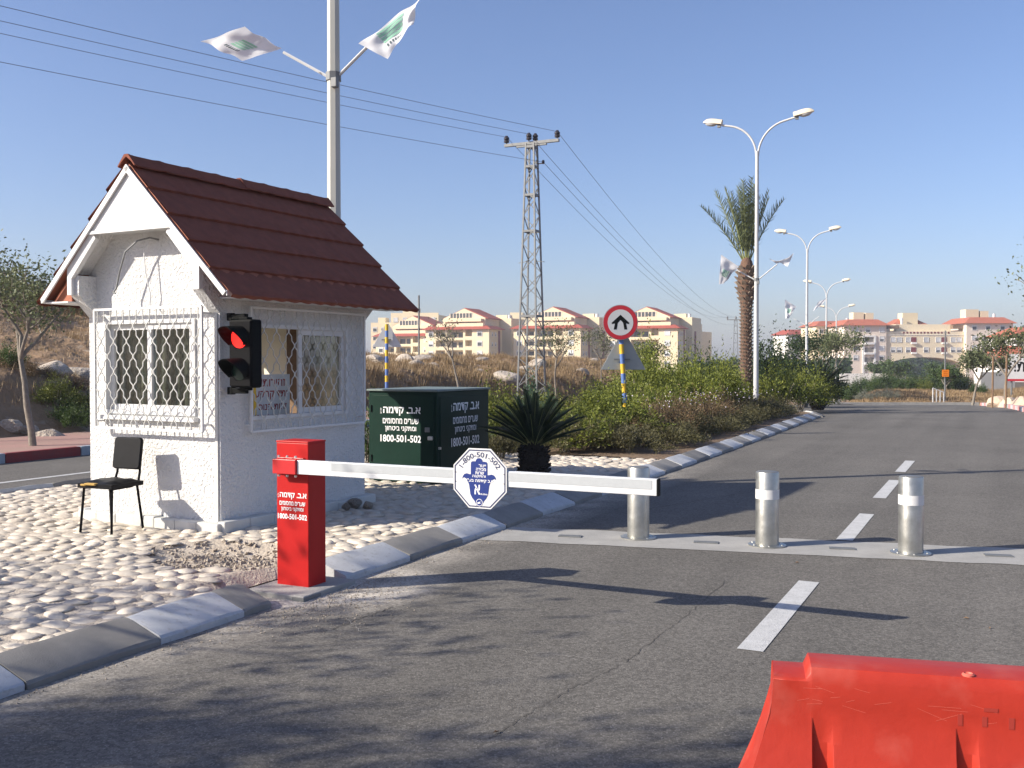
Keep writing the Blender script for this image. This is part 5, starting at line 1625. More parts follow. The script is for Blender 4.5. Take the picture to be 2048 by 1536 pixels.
# ------------------------------------------------------------------ vegetation
def leaves_at(P, Dr, rg, size, asp=0.45, spread=0.9):
    """small rhombic leaves at points P, pointing roughly along Dr"""
    n = len(P)
    d = Dr + rg.normal(0, spread, (n, 3)); d /= np.linalg.norm(d, axis=1, keepdims=True) + 1e-9
    r = rg.normal(0, 1, (n, 3)); s = np.cross(d, r); s /= np.linalg.norm(s, axis=1, keepdims=True) + 1e-9
    L = size * rg.uniform(0.6, 1.3, (n, 1)); W = L * asp
    q = np.stack([P, P + d * L * 0.5 + s * W * 0.5, P + d * L, P + d * L * 0.5 - s * W * 0.5], 1)
    return q
def shrub_mesh(name, seed, w, h, n_shoots, per, size, m, flop=0.5, asp=0.42):
    rg = rng(seed); Q = []
    nc = 11                                  # shoots gather in clumps with gaps between them
    ca = rg.uniform(0, 2 * math.pi, nc); cr_ = np.sqrt(rg.uniform(0.02, 0.9, nc)); ch_ = rg.uniform(0.72, 1.25, nc)
    ci = rg.integers(0, nc, n_shoots)
    xx = cr_[ci] * np.cos(ca[ci]) + rg.normal(0, 0.17, n_shoots); yy = cr_[ci] * np.sin(ca[ci]) + rg.normal(0, 0.17, n_shoots)
    a = np.arctan2(yy, xx); rad = np.minimum(np.hypot(xx, yy), 1.08)
    lob = 1 + 0.22 * np.sin(a * 3 + seed) + 0.15 * np.sin(a * 5 + seed * 2)
    base = np.stack([np.cos(a) * rad * w * 0.25, np.sin(a) * rad * w * 0.25, np.zeros(n_shoots)], 1)
    top = np.stack([np.cos(a) * rad * w * 0.5 * lob, np.sin(a) * rad * w * 0.5 * lob,
                    h * (np.sqrt(np.clip(1 - (np.minimum(rad, 1) * 0.9) ** 2, 0, 1)) * ch_[ci] * np.where(rg.random(n_shoots) < 0.06, 1.28, rg.uniform(0.6, 1.06, n_shoots)))], 1)
    top[:, 2] = np.maximum(top[:, 2], 0.08 * h)
    u = np.tile(np.linspace(0.35, 1, per), (n_shoots, 1)) + rg.uniform(-0.05, 0.05, (n_shoots, per))
    P = base[:, None] * (1 - u[..., None]) + top[:, None] * u[..., None]
    out = (top - base); out[:, 2] *= 1
    P[..., 2] += 0.10 * h * np.sin(u * math.pi)
    Dr = np.repeat((out / np.linalg.norm(out, axis=1, keepdims=True))[:, None], per, 1)
    P = P.reshape(-1, 3) + rg.normal(0, size * 0.35, (n_shoots * per, 3)); Dr = Dr.reshape(-1, 3)
    P[:, 2] = np.maximum(P[:, 2], 0.02)
    return quad_mesh(name, leaves_at(P, Dr, rg, size, asp), m)
def stems_mesh(seed, w, h, n, m):
    rr = random.Random(seed); b = MB()
    for k in range(n):
        a = rr.uniform(0, 6.28); r_ = w * 0.3 * rr.random()
        b.tube([(0.03 * math.cos(a), 0.03 * math.sin(a), -0.1), (r_ * 0.5 * math.cos(a), r_ * 0.5 * math.sin(a), h * 0.35), (r_ * math.cos(a), r_ * math.sin(a), h * 0.7)], [0.018, 0.013, 0.006], n=4, caps=False)
    return b.mesh('stems', m)
SH = {}
for k in range(4):
    SH['yg', k] = (shrub_mesh('foliage', 20 + k, 2.1, 1.15, 560, 15, 0.062, M['lf_yg']), stems_mesh(k, 2.0, 1.1, 8, M['bark']))
for k in range(3):
    SH['low', k] = (shrub_mesh('foliage', 40 + k, 1.3, 0.50, 560, 11, 0.055, M['lf_low'], asp=0.25), stems_mesh(k + 9, 1.2, 0.45, 7, M['bark']))
    SH['br', k] = (shrub_mesh('foliage', 50 + k, 1.6, 0.75, 520, 12, 0.060, M['lf_brown'], asp=0.25), stems_mesh(k + 19, 1.2, 0.45, 7, M['bark']))
    SH['dk', k] = (shrub_mesh('foliage', 60 + k, 2.2, 1.5, 520, 13, 0.085, M['lf_dark']), stems_mesh(k + 29, 2, 1.4, 7, M['bark']))
    SH['gr', k] = (shrub_mesh('foliage', 70 + k, 2.2, 1.3, 480, 13, 0.085, M['lf_green']), stems_mesh(k + 39, 2, 1.3, 7, M['bark']))
    SH['bl', k] = (shrub_mesh('foliage', 80 + k, 2.2, 1.4, 480, 13, 0.085, M['lf_blue']), stems_mesh(k + 49, 2, 1.3, 7, M['bark']))
SH['si', 0] = (shrub_mesh('foliage', 90, 2.6, 0.9, 600, 12, 0.07, M['lf_silver'], asp=0.3), stems_mesh(59, 2, 0.8, 7, M['bark']))
def shrub(kind, k, loc, label, sc=(1, 1, 1), rz=0.0, group=None, cat='shrub', nm=None):
    o = thing(nm or {'yg': 'yellow_green_shrub', 'low': 'low_shrub', 'br': 'brown_shrub', 'dk': 'dark_shrub', 'gr': 'green_shrub', 'bl': 'blue_green_shrub', 'si': 'grey_shrub'}[kind], label, cat, loc, rz, group)
    o.scale = sc
    f, s_ = SH[kind, k % (4 if kind == 'yg' else (1 if kind == 'si' else 3))]
    link('foliage', f, o); link('stems', s_, o)
    return o
ORD = ['first', 'second', 'third', 'fourth', 'fifth', 'sixth', 'seventh', 'eighth', 'ninth', 'tenth', 'eleventh', 'twelfth', 'thirteenth', 'fourteenth', 'fifteenth', 'sixteenth', 'seventeenth', 'eighteenth', 'nineteenth', 'twentieth']
rr = random.Random(8)
# yellow-green shrubs of the median: front, middle and rear rows
rows_def = [('yg', -8.3, 16.3, 30.5, 1.62, 1.0, 'rear row from the cobbles', 'yellow-green shrubs in the median'),
            ('yg', -6.9, 16.6, 30.0, 1.72, 0.98, 'middle row from the cobbles', 'yellow-green shrubs in the median'),
            ('low', -5.55, 16.2, 30.8, 1.02, 1.0, 'kerbside row from the cobbles', 'low lavender shrubs in the median'),
            ('br', -6.2, 18.6, 29.0, 1.25, 1.0, 'second row from the kerb', 'brownish flowering shrubs in the median'),
            ('low', -6.6, 15.9, 17.6, 1.0, 1.1, 'cluster at the cobble edge', 'low lavender shrubs in the median'),
            ('low', -9.7, 15.9, 29.0, 1.3, 1.2, 'row along its far kerb', 'low lavender shrubs in the median')]
nmk = {'yg': 'yellow-green leafy shrub', 'low': 'low dull green shrub', 'br': 'brownish flowering shrub'}
for kind, t0, s0, s1, ds, scl, rowname, grp in rows_def:
    s = s0; i = 0
    while s < s1:
        t = t0 - float(bend(s)) + rr.uniform(-0.25, 0.25)
        p = st(s, t); p.z = MED_Z + float(prof(p.y)) - 0.03
        hs_ = rr.uniform(0.82, 1.15) * scl
        if kind == 'yg' and s > 25: hs_ *= 1.45
        if kind == 'yg' and s < 22: hs_ *= 0.74
        k_ = rr.uniform(0.85, 1.12)
        lab = '%s, %s in the median %s' % (nmk[kind], ORD[i], rowname)
        shrub(kind, i + int(s * 3), p, lab, (k_, k_, hs_), rr.uniform(0, 6.28), grp)
        s += ds * rr.uniform(0.85, 1.15); i += 1
# small pale flowers over the brownish shrubs
def g_fl(rr):
    s_ = rr.uniform(19, 29); t_ = -6.2 - float(bend(s_)) + rr.gauss(0, 0.5)
    p = st(s_, t_); return p.x, p.y, MED_Z + float(prof(p.y)) + 0.72 + rr.uniform(-.12, .16)
fo2 = grit('flowers', 170, g_fl, (0.012, 0.024), M['flower'], 31); tag(fo2, 'tiny pale flowers dotted over the brownish median shrubs', 'flowers')
# shrubs by the cabinet
for i, (px, y_, D, kind, sc, lab) in enumerate(((1000, 880, 16.0, 'low', 0.9, 'low dry shrub between the green cabinet and the cycad'), (958, 900, 16.6, 'gr', 0.35, 'small green shrub right behind the green cabinet'), (728, 930, 13.9, 'gr', 0.45, 'slim green shrub between hut wall and green cabinet'))):
    p = pix(px, y_, D); p.z = MED_Z - 0.03; shrub(kind, i, p, lab, (sc, sc, sc * (1.6 if i == 2 else 1)), i)
# dark and taller greens at the far end of the median
for i, (px, D, kind, sc, lab) in enumerate(((1560, 33.5, 'yg', 1.3, 'tall yellow-green bush right of the second lamp post'), (1600, 35, 'yg', 1.3, 'tall yellow-green bush at the right end of the planting'), (1470, 33, 'yg', 1.2, 'tall yellow-green bush at the foot of the date palm'),
        (1425, 40, 'dk', 1.3, 'dark bush left of the date palm trunk'), (1365, 42, 'bl', 1.15, 'blue-green bush behind the striped sign post'), (1330, 44, 'bl', 1.0, 'smaller blue-green bush behind the striped sign post'), (1400, 46, 'dk', 1.4, 'dark brown-green bush beside the blue-green bush'),
        (1540, 42, 'dk', 1.7, 'big dark bush behind the tall yellow-green bushes'), (1610, 44, 'dk', 1.7, 'dark bush behind the right end of the planting'), (1645, 46, 'dk', 0.9, 'dark bush at the tip of the median'))):
    p = pix(px, 800, D); p.z = float(prof(D)) + 0.03; shrub(kind, i, p, lab, (sc, sc, sc), i * 1.3, 'taller bushes at the far end of the median')

# ---- palms
def frond_mesh(name, L, n, leaf_len, droop, m_leaf, vee, fwd=0.55, w=0.012, taper=0.35, rach=0.012, jit=0.0):
    rj = random.Random(int(L * 100 + n))
    """frond along +x rising in z: arching rachis with paired leaflets"""
    b = MB()
    pts = []
    for k in range(9):
        u = k / 8; pts.append(Vector((L * u * math.cos(droop * u), 0, L * u * math.sin(droop * u * 0.0) - L * droop * 0.5 * u * u)))
    b.cur = 1
    b.tube(pts, [rach * (1 - 0.75 * k / 8) for k in range(9)], n=4, caps=False)
    b.cur = 0
    for k in range(n):
        u = 0.16 + 0.84 * k / (n - 1)
        i = min(7, int(u * 8)); f = u * 8 - i
        p = pts[i].lerp(pts[i + 1], f); d = (pts[i + 1] - pts[i]).normalized()
        ll = leaf_len * (taper + (1 - taper) * math.sin(math.pi * min(1, (u * 0.85 + 0.12)))) 
        for sg in (-1, 1):
            v2 = vee + rj.gauss(0, jit); l0 = ll; ll = ll * (1 + rj.gauss(0, jit * 0.5))
            dirv = (d * (fwd + rj.gauss(0, jit)) + Vector((0, sg * math.cos(v2), math.sin(v2)))).normalized()
            tip = p + dirv * ll + Vector((0, 0, -0.06 * ll))
            sd = dirv.cross(Vector((0, 0, 1)).cross(dirv)).normalized()
            q = d * w
            mid = p + dirv * ll * 0.5
            b.add([p - q, p + q, mid + q * 0.8, tip, mid - q * 0.8], [(0, 1, 2, 3, 4)]); ll = l0
    return b.mesh(name, [m_leaf, M['rachis']])
cy_loc = Vector((0.29, 13.15, MED_Z))
def cycad(loc, label, sc, seed, nf=46):
    o = thing('cycad_palm', label, 'cycad', loc, seed)
    o.scale = (sc,) * 3
    rr = random.Random(seed)
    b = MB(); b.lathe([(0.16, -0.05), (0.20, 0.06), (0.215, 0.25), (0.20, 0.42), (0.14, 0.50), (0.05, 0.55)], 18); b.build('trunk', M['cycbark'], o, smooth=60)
    b = MB()
    for k in range(190):
        z = 0.02 + 0.46 * rr.random(); a = rr.uniform(0, 6.28); r_ = 0.205 if z > 0.06 else 0.18
        p = Vector((r_ * math.cos(a), r_ * math.sin(a), z)); dr = Vector((math.cos(a), math.sin(a), 0.7)).normalized()
        b.bar(p - dr * 0.02, p + dr * rr.uniform(0.03, 0.06), 0.03, 0.02)
    tag(b.build('leaf_bases', M['cycbark'], o), kind='stuff')
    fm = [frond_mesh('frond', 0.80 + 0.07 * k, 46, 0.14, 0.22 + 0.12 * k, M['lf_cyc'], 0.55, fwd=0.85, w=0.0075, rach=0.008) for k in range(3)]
    for k in range(nf):
        f = link('frond', fm[k % 3], o)
        el = math.radians(25 + 56 * ((k + 0.5) / nf)); a = k * 2.39996
        f.matrix_basis = Matrix.Translation((0.05 * math.cos(a), 0.05 * math.sin(a), 0.46 + 0.05 * k / nf)) @ Matrix.Rotation(a, 4, 'Z') @ Matrix.Rotation(-el, 4, 'Y') @ Matrix.Diagonal((rr.uniform(.85, 1.05),) * 3 + (1,))
    return o
cycad(cy_loc, 'dark green cycad with stout trunk on the cobbles behind the barrier arm', 0.92, 3)
p = pix(1636, 800, 36.5); p.z = float(prof(36.5)) + 0.1
cycad(p, 'dark spiky cycad at the far right end of the shrubs', 1.35, 7, 40)
p = pix(1080, 810, 19.0); p.z = MED_Z
shrub('bl', 1, p, 'blue-green spiky shrub behind the cycad', (0.5, 0.5, 0.75), 1.0)

dp = pix(1492, 800, 33.0); dp.z = float(prof(33)) + 0.05
palm = thing('date_palm', 'date palm with upright pruned fronds behind the second lamp post', 'palm tree', dp, 0.0)
PH = 4.95
b = MB()
tp = [(0.21, -0.2), (0.20, 0.6), (0.185, 2.0), (0.18, 3.4), (0.22, 3.75), (0.29, 4.0), (0.30, 4.3), (0.26, 4.7), (0.18, 5.0), (0.10, 5.15)]
b.lathe(tp, 18); b.build('trunk', M['palmbark'], palm, smooth=60)
b = MB(); rr = random.Random(5)
def tr_r(z):
    for (r0, z0), (r1, z1) in zip(tp[:-1], tp[1:]):
        if z0 <= z <= z1: return r0 + (r1 - r0) * (z - z0) / (z1 - z0)
    return 0.1
z = 0.1; k = 0
while z < 4.75:
    for j in range(9):
        a = 2 * math.pi * j / 9 + k * 0.35 + rr.uniform(-.06, .06); r_ = tr_r(z)
        big = 1.0 if z < 3.6 else 1.7
        d = Vector((math.cos(a), math.sin(a), 2.4)).normalized()
        p = Vector((r_ * math.cos(a), r_ * math.sin(a), z))
        s_ = Vector((-math.sin(a), math.cos(a), 0)) * 0.055 * big
        q = d * 0.10 * big; n_ = Vector((math.cos(a), math.sin(a), 0)) * 0.045 * big
        b.add([p - s_ - n_ * .5, p + s_ - n_ * .5, p + s_ * .55 + q + n_ * .6, p - s_ * .55 + q + n_ * .6, p - s_ * .5 + q - n_ * .2, p + s_ * .5 + q - n_ * .2], [(0, 1, 2, 3), (3, 2, 5, 4), (1, 5, 2), (0, 3, 4)])
    z += 0.115 if z < 3.6 else 0.17; k += 1
tag(b.build('leaf_bases', M['palmboot'], palm), kind='stuff')
fm = [frond_mesh('frond', 2.55, 46, 0.50, 0.14 + 0.16 * k, M['lf_palm'], 0.45, fwd=0.95, w=0.0165, rach=0.028, taper=0.22, jit=0.22) for k in range(3)]
fd = [(-175, 57, .95, 1), (-150, 72, 1.0, 0), (-110, 80, 1.05, 0), (-60, 82, 1.0, 0), (-90, 86, 1.08, 0), (-20, 76, .95, 0), (5, 66, .95, 1), (40, 80, .95, 0), (90, 78, 1.0, 0), (130, 76, .95, 1), (160, 80, .95, 0), (180, 68, 1.0, 0), (-130, 80, .98, 0), (20, 72, .9, 0), (75, 70, .9, 1), (-75, 74, .85, 0)]
for a, el, sc, v in fd:
    f = link('frond', fm[v], palm)
    a = math.radians(a)
    f.matrix_basis = Matrix.Translation((0.08 * math.cos(a), 0.08 * math.sin(a), 4.95)) @ Matrix.Rotation(a, 4, 'Z') @ Matrix.Rotation(-math.radians(min(88, el + 3)), 4, 'Y') @ Matrix.Rotation(random.Random(int(el)).uniform(-.8, .8), 4, 'X') @ Matrix.Diagonal((sc, sc, sc, 1))

# ---- trees
def tree(name, label, loc, H, crown_r, seed, m_leaf, n_leaf=5000, leaf_size=0.07, trunk_r=0.06, fork=0.45, lean=0.0, group=None, cat='tree', flat=1.0, levels=3, cz=None, spread=1.0):
    rr = random.Random(seed); rg = rng(seed)
    o = thing(name, label, cat, loc, 0.0, group)
    b = MB(); tips = []
    def branch(p, d, L, r, lev):
        n = 5; pts = [p]; q = p; dd = d
        for k in range(n):
            dd = (dd + Vector((rr.gauss(0, .10), rr.gauss(0, .10), rr.gauss(0.03, .06)))).normalized()
            q = q + dd * (L / n); pts.append(q)
        b.tube(pts, [r * (1 - 0.5 * k / n) for k in range(n + 1)], n=6 if lev < 2 else 4, caps=False)
        if lev >= levels:
            for k in range(2, n + 1): tips.append((pts[k], dd))
            return
        if lev >= 1: tips.append((pts[-1], dd))
        nb = rr.randint(3, 4) if lev == 0 else rr.randint(2, 4)
        for k in range(nb):
            a = 2 * math.pi * (k + rr.random() * 0.6) / nb
            side = Vector((math.cos(a), math.sin(a), 0))
            up = 0.75 if lev == 0 else 0.45
            nd = (dd * 0.55 + side * rr.uniform(.5, .95) * spread + Vector((0, 0, up * rr.uniform(.2, 1) * flat))).normalized()
            st_ = pts[rr.randint(3, n)] if lev > 0 else pts[rr.choice([n - 1, n, n])]
            branch(st_, nd, L * rr.uniform(.55, .8) if lev > 0 else crown_r * rr.uniform(.6, .85), r * 0.55, lev + 1)
    branch(Vector((0, 0, -0.15)), Vector((lean, 0, 1)).normalized(), H * fork + 0.15, trunk_r, 0)
    b.build('trunk', M['bark'], o, smooth=60)
    T = np.array([t[0] for t in tips]); Dv = np.array([t[1] for t in tips])
    idx = rg.integers(0, len(T), n_leaf)
    P = T[idx] + rg.normal(0, 1, (n_leaf, 3)) * crown_r * 0.13
    lo = o; cr = link('crown', quad_mesh('crown', leaves_at(P, Dv[idx] + np.array([0, 0, -0.3]), rg, leaf_size, 0.5), m_leaf), o)
    return o
g_ = 'young trees along the left pavement'
def tz(px, D):
    X = (px - 1024) / FPX * D; return Vector((X, D, float(terrain(X, D)) + (0.25 if terrain(X, D) < 0.02 else 0)))
p = pix(65, 890, 18.1); p.z = 0.13
tree('young_tree', 'young tree with thin bent trunk left of the hut', p, 3.4, 1.35, 11, M['lf_grey'], 3000, 0.075, 0.07, 0.60, 0.03, g_, levels=3)
p = pix(-60, 890, 19); p.z = 0.13
tree('young_tree', 'young leafy tree cut by the left picture edge', p, 3.6, 1.5, 12, M['lf_grey'], 3200, 0.075, 0.07, 0.55, 0.0, g_)
p = pix(925, 760, 33.5); p.z = 0.0
tree('young_tree', 'nearly bare young tree above the green cabinet', p, 3.4, 1.15, 13, M['lf_grey'], 260, 0.08, 0.055, 0.55, -0.06, g_)
p = pix(1110, 780, 40.0); p.z = -0.05
tree('young_tree', 'sparse young tree just right of the pylon', p, 3.8, 1.1, 14, M['lf_grey'], 900, 0.09, 0.055, 0.5, 0.0, g_)
p = pix(1318, 780, 47.0); p.z = -0.3
tree('young_tree', 'small leafy tree right of the round road sign', p, 2.9, 1.1, 15, M['lf_grey'], 1900, 0.10, 0.05, 0.5, 0.0, g_)
p = pix(1205, 780, 50.0); p.z = -0.3
tree('young_tree', 'sparse green tree left of the striped sign post', p, 4.2, 1.3, 16, M['lf_grey'], 900, 0.10, 0.05, 0.5, 0.0, g_)
# trees across the junction
far_t = [(1668, 62, 5.0, 1.8, 'lf_grey', 2300, 'leafy tree standing before the left wing of the arched building'), (1640, 66, 5.6, 2.2, 'lf_dark', 3600, 'dark tree behind the receding lamp posts'),
         (1945, 56, 3.9, 1.5, 'lf_grey', 3000, 'olive-brown tree on two trunks right of the orange sign'), (2010, 43, 3.6, 1.6, 'lf_grey', 1300, 'sparse staked tree near the right kerb'),
         (2080, 45, 4.2, 1.8, 'lf_green', 1500, 'green tree cut by the right picture edge'), (1893, 78, 2.1, 1.1, 'lf_green', 2600, 'small round tree behind the orange sign'),
         (1790, 150, 3.6, 2.2, 'lf_green', 2200, 'tree standing under the arch'), (1870, 170, 3.8, 2.4, 'lf_green', 2200, 'second tree under the arch'), (1745, 160, 5.2, 2.2, 'lf_green', 1800, 'tree at the left foot of the arch')]
for i, (px, D, H, cr, ml, nl, lab) in enumerate(far_t):
    X = (px - 1024) / FPX * D; z_ = float(terrain(X, D)) - 0.05
    tree('leafy_tree', lab, Vector((X, D, z_)), H, cr, 100 + i, M[ml], nl, 0.16 if D < 100 else 0.35, 0.09, 0.42, 0.02, 'trees beyond the junction')
# right-hand tree whose branch tips reach into the picture
X, D = 13.4, 22.5
tree('street_tree', 'tree whose bare twig tips reach in from the right picture edge', Vector((X, D, 0.1)), 4.6, 2.0, 45, M['lf_grey'], 1500, 0.09, 0.09, 0.45, 0.0)
# median trees behind and left of the camera that throw the dappled shade
tree('street_tree', 'broad tree left of the view shading the near road', Vector((-8.95, 0.85, MED_Z)), 4.9, 2.0, 52, M['lf_green'], 18000, 0.10, 0.10, 0.40, 0.0)
tree('street_tree', 'light tree left of the view dappling the hut and barrier', Vector((-7.7, 5.3, MED_Z)), 4.2, 1.7, 53, M['lf_green'], 1500, 0.10, 0.06, 0.42, 0.0)

# ---- bushes across the junction and on the left bank
bushes = [(1690, 76, 'gr', 1.3), (1720, 80, 'dk', 1.2), (1755, 78, 'gr', 1.1), (1785, 84, 'dk', 1.4), (1812, 80, 'gr', 1.2), (1845, 82, 'yg', 1.2), (1880, 84, 'dk', 1.6), (1905, 80, 'gr', 1.5), (1925, 84, 'dk', 1.4),
          (1700, 96, 'dk', 1.7), (1740, 98, 'gr', 1.7), (1830, 98, 'dk', 1.7), (1780, 100, 'gr', 1.6), (1870, 98, 'gr', 1.8), (1960, 70, 'gr', 0.8), (1705, 70, 'gr', 1.0), (1770, 90, 'gr', 1.5), (1800, 92, 'gr', 1.5), (1855, 90, 'gr', 1.6)]
for i, (px, D, kd, sc) in enumerate(bushes):
    X = (px - 1024) / FPX * D
    sc *= 0.84 if D > 75 else 0.8
    shrub(kd, i, Vector((X, D, float(terrain(X, D)) - 0.05)), '%s bush of the bank before the arched building' % ORD[i], (sc, sc, sc), i * 1.1, 'bushes on the bank before the arched building')
for i, (px, D) in enumerate(((1740, 63), (1778, 63))):
    X = (px - 1024) / FPX * D
    shrub('si', 0, Vector((X, D, float(terrain(X, D)) - 0.05)), ('left' if i == 0 else 'right') + ' half of the grey clipped shrub by the far kerb', (0.75, 0.7, 0.8), i, 'grey shrubs by the far kerb')
lb = [(112, 22.4, 'yg', 0.62), (140, 22.0, 'gr', 0.5), (50, 22.6, 'br', 0.6), (20, 23.0, 'gr', 0.5), (90, 23.4, 'br', 0.55), (150, 23.4, 'br', 0.6), (-10, 22.6, 'br', 0.7), (170, 22.8, 'gr', 0.5)]
for i, (px, D, kd, sc) in enumerate(lb):
    X = (px - 1024) / FPX * D
    shrub(kd, i, Vector((X, D, float(terrain(X, D)) - 0.1)), '%s bush on the rocky bank left of the hut' % ORD[i], (sc, sc, sc), i * 1.7, 'bushes on the rocky bank left of the hut')
hb = [(30, 40, 'br', 2.0), (120, 42, 'br', 1.8), (70, 36, 'br', 1.4), (160, 38, 'br', 1.3), (-20, 34, 'br', 1.6)]
for i, (px, D, kd, sc) in enumerate(hb):
    X = (px - 1024) / FPX * D
    shrub(kd, i, Vector((X, D, float(terrain(X, D)) - 0.1)), 'dry brown scrub on the hill crest left of the hut, %s' % ORD[i], (sc, sc, sc), i * 1.7, 'dry scrub on the left hill')

# ---- boulders
def boulder_mesh(seed, m):
    rg = rng(seed)
    bm = bmesh.new(); bmesh.ops.create_icosphere(bm, subdivisions=3, radius=1.0)
    dirs = rg.normal(0, 1, (9, 3)); dirs /= np.linalg.norm(dirs, axis=1, keepdims=True); cut = rg.uniform(0.55, 0.9, 9)
    for v in bm.verts:
        p = np.array(v.co)
        for d_, c_ in zip(dirs, cut):
            k = p @ d_
            if k > c_: p = p - d_ * (k - c_) * 0.9
        p *= 1 + 0.10 * float(fbm(p[0] * 2 + seed, p[1] * 2 + p[2] * 1.7, 3))
        v.co = p
    me = bpy.data.meshes.new('boulder'); bm.to_mesh(me); bm.free(); me.materials.append(m)
    me.polygons.foreach_set('use_smooth', np.ones(len(me.polygons), dtype=bool)); me.set_sharp_from_angle(angle=math.radians(30))
    return me
bms = [boulder_mesh(s_, M['rock']) for s_ in range(5)]; bms2 = [boulder_mesh(s_ + 20, M['rock2']) for s_ in range(3)]
rr = random.Random(21)
bl_ = []
for k in range(26):
    px = rr.uniform(740, 1290); D = rr.uniform(0, 1)
    # along the crest of the dry bank
    bl_.append((px, None, rr.uniform(0.25, 0.65)))
i = 0
for px, _, sz in bl_:
    # march along the ray until a chosen distance above the pavement edge
    kx = (px - 1024) / FPX; wtar = rr.uniform(2.0, 8.0)
    D = 20.0
    while True:
        s_, t_ = to_st(kx * D, D)
        if float(tFar(s_)) - T_SW - t_ > wtar or D > 90: break
        D += 0.3
    o = link('boulder', bms[i % 5]); o.location = (kx * D, D, float(terrain(kx * D, D)) + sz * 0.1)
    o.scale = (sz * rr.uniform(.9, 1.6), sz * rr.uniform(.8, 1.2), sz * rr.uniform(.45, .75)); o.rotation_euler = (rr.uniform(-.3, .3), rr.uniform(-.3, .3), rr.uniform(0, 6.28))
    tag(o, None, 'boulder', 'limestone boulders on the dry bank'); o['_px'] = px; i += 1
bo = sorted([o for o in COL.objects if o.name.startswith('boulder')], key=lambda q: q['_px'])
TENS = ORD + ['twenty-' + x for x in ORD[:9]]
for k, o in enumerate(bo):
    o['label'] = 'limestone boulder on the dry bank behind the cabinet, %s from the left' % TENS[k]; del o['_px']
lr = [(95, 858, 20.6, 0.30, 'pointed'), (55, 862, 20.9, 0.22, 'small'), (20, 868, 20.7, 0.25, 'flat'), (140, 866, 20.5, 0.20, 'low'), (105, 775, 24.2, 0.5, 'broad'), (30, 800, 23.6, 0.45, 'dark'), (165, 760, 25.2, 0.4, 'tall')]
for k, (px, y_, D, sz, nm) in enumerate(lr):
    p = pix(px, y_, D); o = link('boulder', bms[(k + 2) % 5]); o.location = (p.x, p.y, float(terrain(p.x, p.y)) + sz * 0.15)
    o.scale = (sz * 1.2, sz, sz * (0.9 if k < 4 else 0.55)); o.rotation_euler = (0.2, 0.1, k * 1.1)
    tag(o, '%s rock at the foot of the bank left of the hut' % nm if k < 4 else '%s rock ledge in the bank left of the hut' % nm, 'boulder', 'rocks of the bank left of the hut')
rb = [(1962, 800, 44, 0.62), (1985, 800, 43, 0.55), (2012, 803, 41, 0.62), (2035, 803, 40, 0.6), (2052, 805, 39, 0.6)]
for k, (px, y_, D, sz) in enumerate(rb):
    p = pix(px, y_, D); o = link('boulder', bms2[k % 3]); o.location = (p.x + 0.8, p.y, float(terrain(p.x + .8, p.y)) + sz * 0.3)
    o.scale = (sz * 1.05, sz, sz * 0.75); o.rotation_euler = (0.1, 0.1, k * 1.4)
    tag(o, 'pale rounded boulder behind the right kerb, %s from the left' % ORD[k], 'boulder', 'pale boulders behind the right kerb')
# stones of the broken paving edge by the hut's far corner
rk = [(690, 1015, 10.6, 0.09), (715, 1018, 10.5, 0.07), (672, 1022, 10.4, 0.06)]
for k, (px, y_, D, sz) in enumerate(rk):
    p = pix(px, y_, D); o = link('loose_stone', bms[k]); o.location = (p.x + .1, p.y, MED_Z + 0.04); o.scale = (sz, sz * .8, sz * .7); o.rotation_euler = (0, 0, k)
    tag(o, ('largest', 'rightmost', 'smallest')[k] + ' loose pale stone lying by the right wall of the hut', 'stone', 'loose stones by the right wall of the hut')

# ---- dry grass
def grass_on(N, sampler, hrange, seed, blades=9):
    rg = rng(seed); Q = []
    S, T, hs_ = sampler(rg, N)
    X = S * math.sin(TH) + T * math.cos(TH); Y = S * math.cos(TH) - T * math.sin(TH); Z = terrain(X, Y) + 0.02
    X = np.repeat(X, blades) + rg.normal(0, .10, N * blades); Y = np.repeat(Y, blades) + rg.normal(0, .10, N * blades); Z = np.repeat(Z, blades)
    H = np.repeat(hs_, blades) * rg.uniform(.5, 1.15, N * blades)
    a = rg.uniform(0, 6.28, N * blades); l = rg.uniform(.1, .55, N * blades)
    wv = 0.006 + 0.008 * rg.random(N * blades)
    wv = wv * np.clip(Y / 30, 1, 1.6)
    base = np.stack([X, Y, Z], 1); side = np.stack([np.cos(a + 1.57), np.sin(a + 1.57), 0 * a], 1) * wv[:, None]
    tip = base + np.stack([np.cos(a) * l * H, np.sin(a) * l * H, H], 1)
    return np.stack([base - side, base + side, tip], 1)
def samp_mid(rg, N):
    S = rg.uniform(22, 78, N); w = rg.gamma(2.0, 2.6, N) + 0.3; T = tFar(S) - T_SW - w
    dens = fbm(S * .5, w * .5, 3) + 0.25
    return S, T, np.clip(0.20 + 0.42 * dens, .08, .6)
def samp_left(rg, N):
    S = rg.uniform(4, 36, N); w = rg.uniform(1.5, 24, N); T = tFar(S) - T_SW - w
    dens = fbm(S * .5, w * .5, 3) + 0.2
    return S, T, np.clip(0.12 + 0.42 * dens, .06, .5)
Q = np.concatenate([grass_on(13000, samp_mid, 0, 1), grass_on(4500, samp_left, 0, 2, 7)])
go = link('dry_grass', quad_mesh('dry_grass', Q, M['grass'])); tag(go, 'dry brown grass covering the bank and hill', 'grass', kind='stuff')
def grass_far(rg, N):
    Y = rg.uniform(59, 85, N); X = Y * rg.uniform(0.342, 0.53, N); s_, t_ = to_st(X, Y)
    return s_, t_, np.clip(0.14 + 0.5 * (fbm(X * .4, Y * .4, 3) + 0.2), .06, .45)
def grass_right(rg, N):
    S = rg.uniform(26, 62, N); T = tR(S) + 2.6 + rg.uniform(0, 9, N)
    return S, T, rg.uniform(.1, .35, N)
